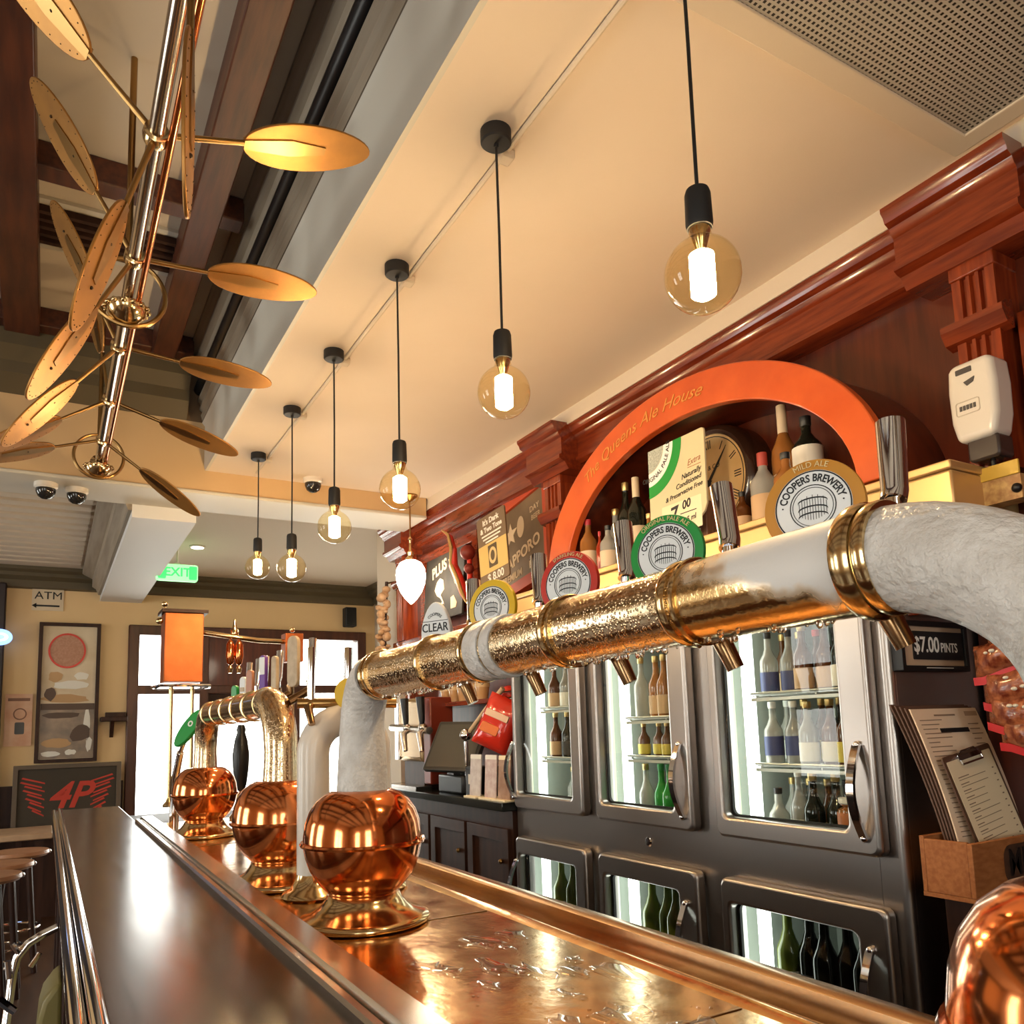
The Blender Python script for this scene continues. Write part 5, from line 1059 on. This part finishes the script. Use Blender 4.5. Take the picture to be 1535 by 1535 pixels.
# till
t = thing('till', 'black point of sale till with a tilted screen on the back counter', 'till', (2.0, 4.0, CT))
M = frame((1.93, 3.97, -.09), (-.80, -.35, .50), (.3, .1, 1))
MB().slab(rrect(.36, .30, .012, 3), -.03, 0, M).build('screen', mat('till_screen', (.040, .036, .030), .35), t, bevel=.004)
MB().slab(rrect(.32, .26, .004, 2), 0, .002, M).build('screen_face', mat('till_glass', (.075, .068, .055), .3), t)
MB().box(1.90, 2.14, 3.84, 4.14, CT, CT + .10).build('base', BLACK, t, bevel=.012)
MB().box(1.98, 2.06, 3.92, 4.04, CT + .10, -.12).build('stem', BLACK, t, bevel=.006)
MB().box(1.895, 1.90, 3.94, 4.02, CT + .12, CT + .16).box(1.90, 1.94, 3.94, 4.02, CT + .10, CT + .17).build('card_reader', PLASG, t)
o = thing('eftpos_terminal', 'black box terminal between the till and the white leaflets', 'terminal', (1.98, 3.72, CT))
MB().box(1.90, 2.08, 3.66, 3.80, CT, CT + .15).build('casing', BLACK, o, bevel=.01)
MB().box(1.897, 1.90, 3.70, 3.76, CT + .06, CT + .11).build('label', PLASW, o)
# red packet
o = thing('snack_packet', 'large bright red crisp packet hanging by the till', 'snack packet', (2.02, 3.53, .02))
n = 8; P_ = []; F_ = []; M = frame((1.96, 3.53, .02), (-.75, -.65, .1), (.12, -.42, .9))
for a in range(n):
    for b_ in range(n):
        u, v_ = a / (n - 1) - .5, b_ / (n - 1) - .5; pf = .045 * math.sqrt(max(0, 1 - 4 * u * u)) * math.sqrt(max(0, 1 - 4 * v_ * v_)) + rs.uniform(-.003, .003)
        P_.append(M @ Vector((u * .20, v_ * .27, pf)))
m2 = len(P_); P_ += [M @ Vector(((a / (n - 1) - .5) * .20, (b_ / (n - 1) - .5) * .27, -.012)) for a in range(n) for b_ in range(n)]
for a in range(n - 1):
    for b_ in range(n - 1):
        k = a * n + b_; F_ += [(k, k + n, k + n + 1, k + 1), (m2 + k, m2 + k + 1, m2 + k + n + 1, m2 + k + n)]
    for (k, k2) in ((a * n, a * n + n), (a * n + n - 1, a * n + 2 * n - 1), (a, a + 1), ((n - 1) * n + a, (n - 1) * n + a + 1)): F_.append((k, k2, m2 + k2, m2 + k))
MB().poly(P_, F_).build('packet_film', mat('bright_red_film', (.62, .03, .015), .2, coat=.6, bump=.4, bscale=25, bdist=.004), o, ang=60)
MB().slab(rrect(.13, .035, .004, 2, -.01, .035), .030, .046, M).build('white_band', mat('packet_pinkwhite', (.80, .55, .40), .4), o, bevel=.003)
MB().slab(rrect(.10, .05, .01, 2, -.02, -.04), .030, .047, M).build('orange_print', mat('packet_orange', (.75, .18, .04), .4), o, bevel=.003)
MB().cyl((2.0, 3.56, .14), (2.25, 3.56, .16), .004, None, 8).build('hook', CHROME, o)
o = thing('snack_bag', 'small red and white foil bag hanging right of the glasses under the font', 'snack packet', (2.1, 3.62, .2))
MB().ball((2.10, 3.66, .17), .06, 12, .8).build('red_foil', RED, o); MB().ball((2.10, 3.53, .15), .055, 12, .8).build('white_foil', mat('silver_foil', (.6, .62, .58), .25, .6), o)
MB().cyl((2.03, 3.6, .18), (2.25, 3.6, .20), .004, None, 8).build('hook', CHROME, o)
o = thing('brush', 'wooden handled brush leaning between the till and the red packet', 'brush', (1.96, 3.74, -.1))
MB().tube([(1.93, 3.80, -.02), (1.98, 3.70, .10), (2.03, 3.60, .20)], [.012, .010, .014], 10).build('handle', TANW, o)
MB().ball((1.92, 3.82, -.035), .035, 10).build('steel_cup', CHROME, o); MB().cyl((1.92, 3.82, -.06), (1.93, 3.83, CT), .012).build('stand', CHROME, o)
# leaflets
for i, (y, m_) in enumerate(((3.63, mat('leaflet_white', (.62, .58, .57), .4, var=(.50, .44, .44), vscale=26)), (3.47, mat('leaflet_pink', (.62, .54, .52), .4, var=(.48, .34, .34), vscale=30)), (3.335, mat('leaflet_brown', (.30, .16, .10), .4, var=(.42, .28, .20), vscale=20)))):
    o = thing('leaflet_stand', ['left grey printed leaflet in a stand on the back counter', 'middle pinkish printed leaflet in a stand on the back counter', 'right brown leaflet in a stand beside the far fridge handle'][i], 'leaflet', (1.87, y, CT))
    M = frame((1.875, y, CT + .112), (-1, -.05, .06))
    MB().slab(rrect(.105, .205, .003, 1), -.003, .003, M).build('leaflet', m_, o)
    MB().box(1.835, 1.93, y - .065, y + .065, CT, CT + .010).build('foot', PAPERC, o, bevel=.002)
    MB().slab(rrect(.105, .02, .003, 1, 0, .09), .003, .004, M).build('heading', WHTL if i < 2 else PAPERC, o)
# glasses on the ledge
for i in range(5):
    y = 4.42 - i * .115
    o = thing('beer_glass', '%s tan beer glass in the row on the red ledge above the till' % ['leftmost', 'second from left', 'middle', 'fourth from left', 'rightmost'][i], 'glass', (2.0, y, .125), 'beer glasses on the ledge')
    MB().lathe([(.030, 0), (.033, .02), (.040, .075), (.042, .10), (.036, .10), (.032, .01)], Matrix.Translation((2.10, y, .157)), 18).build('glass_body', mat('tan_glass', (.50, .28, .12), .12, spec=.7), o, ang=60)
    MB().lathe([(.043, .07), (.0432, .09)], Matrix.Translation((2.10, y, .157)), 18).build('rim_band', mat('tan_band', (.62, .42, .20), .3), o)
o = thing('glass_ledge', 'red brown ledge carrying beer glasses above the till', 'shelf', (2.12, 4.2, .13))
MB().box(2.03, 2.25, 3.60, 4.60, .130, .157).build('ledge_board', WOODY, o, bevel=.004)
# ------------------------------------------------------------------ lower left: stools, table
tb = thing('pub_table', 'pale topped pub table beyond the end of the bar at the left edge', 'table', (-.45, 7.15, FL))
MB().box(-1.0, .06, 6.85, 7.45, -.70, -.655).build('table_top', mat('pale_table_wood', (.42, .27, .16), .4, var=(.52, .36, .22), vscale=6), tb, bevel=.008)
for x in (-.92, -.02):
    for y in (6.93, 7.37): MB().box(x - .03, x + .03, y - .03, y + .03, FL, -.70).build('leg', DARKW, tb)
for i, (x, y) in enumerate(((-.14, 6.25), (-.22, 5.70), (-.27, 5.25))):
    o = thing('bar_stool', ['farthest round wooden stool, tucked before the pale table', 'middle of three round wooden stools at the left edge', 'nearest of three round wooden stools at the left edge'][i], 'stool', (x, y, FL))
    MB().lathe([(.02, -.735), (.17, -.735), (.185, -.72), (.18, -.70), (.02, -.695)], Matrix.Translation((x, y, 0)), 32).build('seat', mat('stool_wood', (.34, .15, .07), .35, var=(.44, .22, .11), vscale=8), o)
    MB().ball((x + .18, y, -.717), .014, 10).build('seat_stud', CHROME, o)
    for a in (45, 135, 225, 315):
        c_, s_ = math.cos(math.radians(a)), math.sin(math.radians(a)); MB().cyl((x + .09 * c_, y + .09 * s_, -.735), (x + .17 * c_, y + .17 * s_, FL), .017).build('leg', DARKW, o)
    MB().tube(arcp((x, y, -1.18), .14, 0, 360, 24, (1, 0, 0), (0, 1, 0))[:-1], .009, 8, closed=True).build('foot_ring', CHROME, o)
st = thing('chrome_chair', 'high chair with a bent chrome tube arm and olive seat against the bar front', 'chair', (-.02, 1.8, FL))
for y in (1.98,):
    MB().tube([(-.075, y - .10, -.80), (-.060, y - .04, -.66), (-.050, y, -.55), (-.043, y + .01, -.465), (-.036, y + .01, -.435), (-.018, y + .01, -.411), (.008, y + .01, -.396), (.034, y + .01, -.386)], .0085, 12).build('arm_tube', CHROME, st, label='bent chrome arm tube')
MB().tube([(-.066, 1.95, -.50), (-.036, 1.95, -.53)], .008, 8).tube([(-.052, 1.97, -.435), (-.048, 1.97, -.470)], .006, 8).tube([(-.046, 1.98, -.405), (-.034, 1.98, -.425)], .005, 8).tube([(-.012, 2.0, -.46), (.004, 2.0, -.435)], .005, 8).build('clamp', CHROME, st)
MB().slab([(.005, -.54), (.012, -.51), (.030, -.485), (.044, -.474), (.046, -.62), (.0, -.62)], -2.06, -1.90, Matrix(((1, 0, 0, 0), (0, 0, -1, 0), (0, 1, 0, 0), (0, 0, 0, 1)))).build('olive_pad', mat('olive_vinyl', (.20, .16, .045), .5), st, bevel=.008)
MB().box(-.30, .0, 1.70, 2.05, -.78, -.72).build('seat', mat('navy_vinyl', (.02, .022, .04), .5), st, bevel=.02)
for x in (-.28, -.05):
    for y in (1.72, 2.03): MB().cyl((x, y, -.78), (x, y, FL), .012).build('leg', CHROME, st)
# ------------------------------------------------------------------ light
w = bpy.data.worlds.new('sky'); sc.world = w; w.use_nodes = True
bg = w.node_tree.nodes['Background']; bg.inputs['Color'].default_value = (1.0, .97, .92, 1); bg.inputs['Strength'].default_value = 6.0
def portal(name, loc, n, sx, sy):
    L = bpy.data.lights.new(name, 'AREA'); L.shape = 'RECTANGLE'; L.size = sx; L.size_y = sy; L.cycles.is_portal = True
    o = bpy.data.objects.new(name, L); COL.objects.link(o); M = frame(loc, [-q for q in n]); o.matrix_world = M
for a0, a1, z0, z1 in LW: portal('window_daylight', (-4.25, (a0 + a1) / 2, (z0 + z1) / 2), (1, 0, 0), a1 - a0, z1 - z0)
for a0, a1, z0, z1 in RW: portal('window_daylight', ((a0 + a1) / 2, -3.25, (z0 + z1) / 2), (0, 1, 0), a1 - a0, z1 - z0)
portal('door_daylight', (1.73, 8.25, -.2), (0, -1, 0), 2.1, 2.4)
sc.render.engine = 'CYCLES'
sc.cycles.use_denoising = True
try: sc.cycles.denoiser = 'OPENIMAGEDENOISE'
except Exception: pass
sc.cycles.sample_clamp_indirect = 6.0; sc.cycles.max_bounces = 10; sc.cycles.transparent_max_bounces = 16; sc.cycles.blur_glossy = 0.5
sc.cycles.caustics_reflective = False; sc.cycles.caustics_refractive = False
sc.view_settings.view_transform = 'Standard'; sc.view_settings.look = 'None'; sc.view_settings.gamma = 1.0; sc.view_settings.use_curve_mapping = False
sc.view_settings.exposure = 0.82
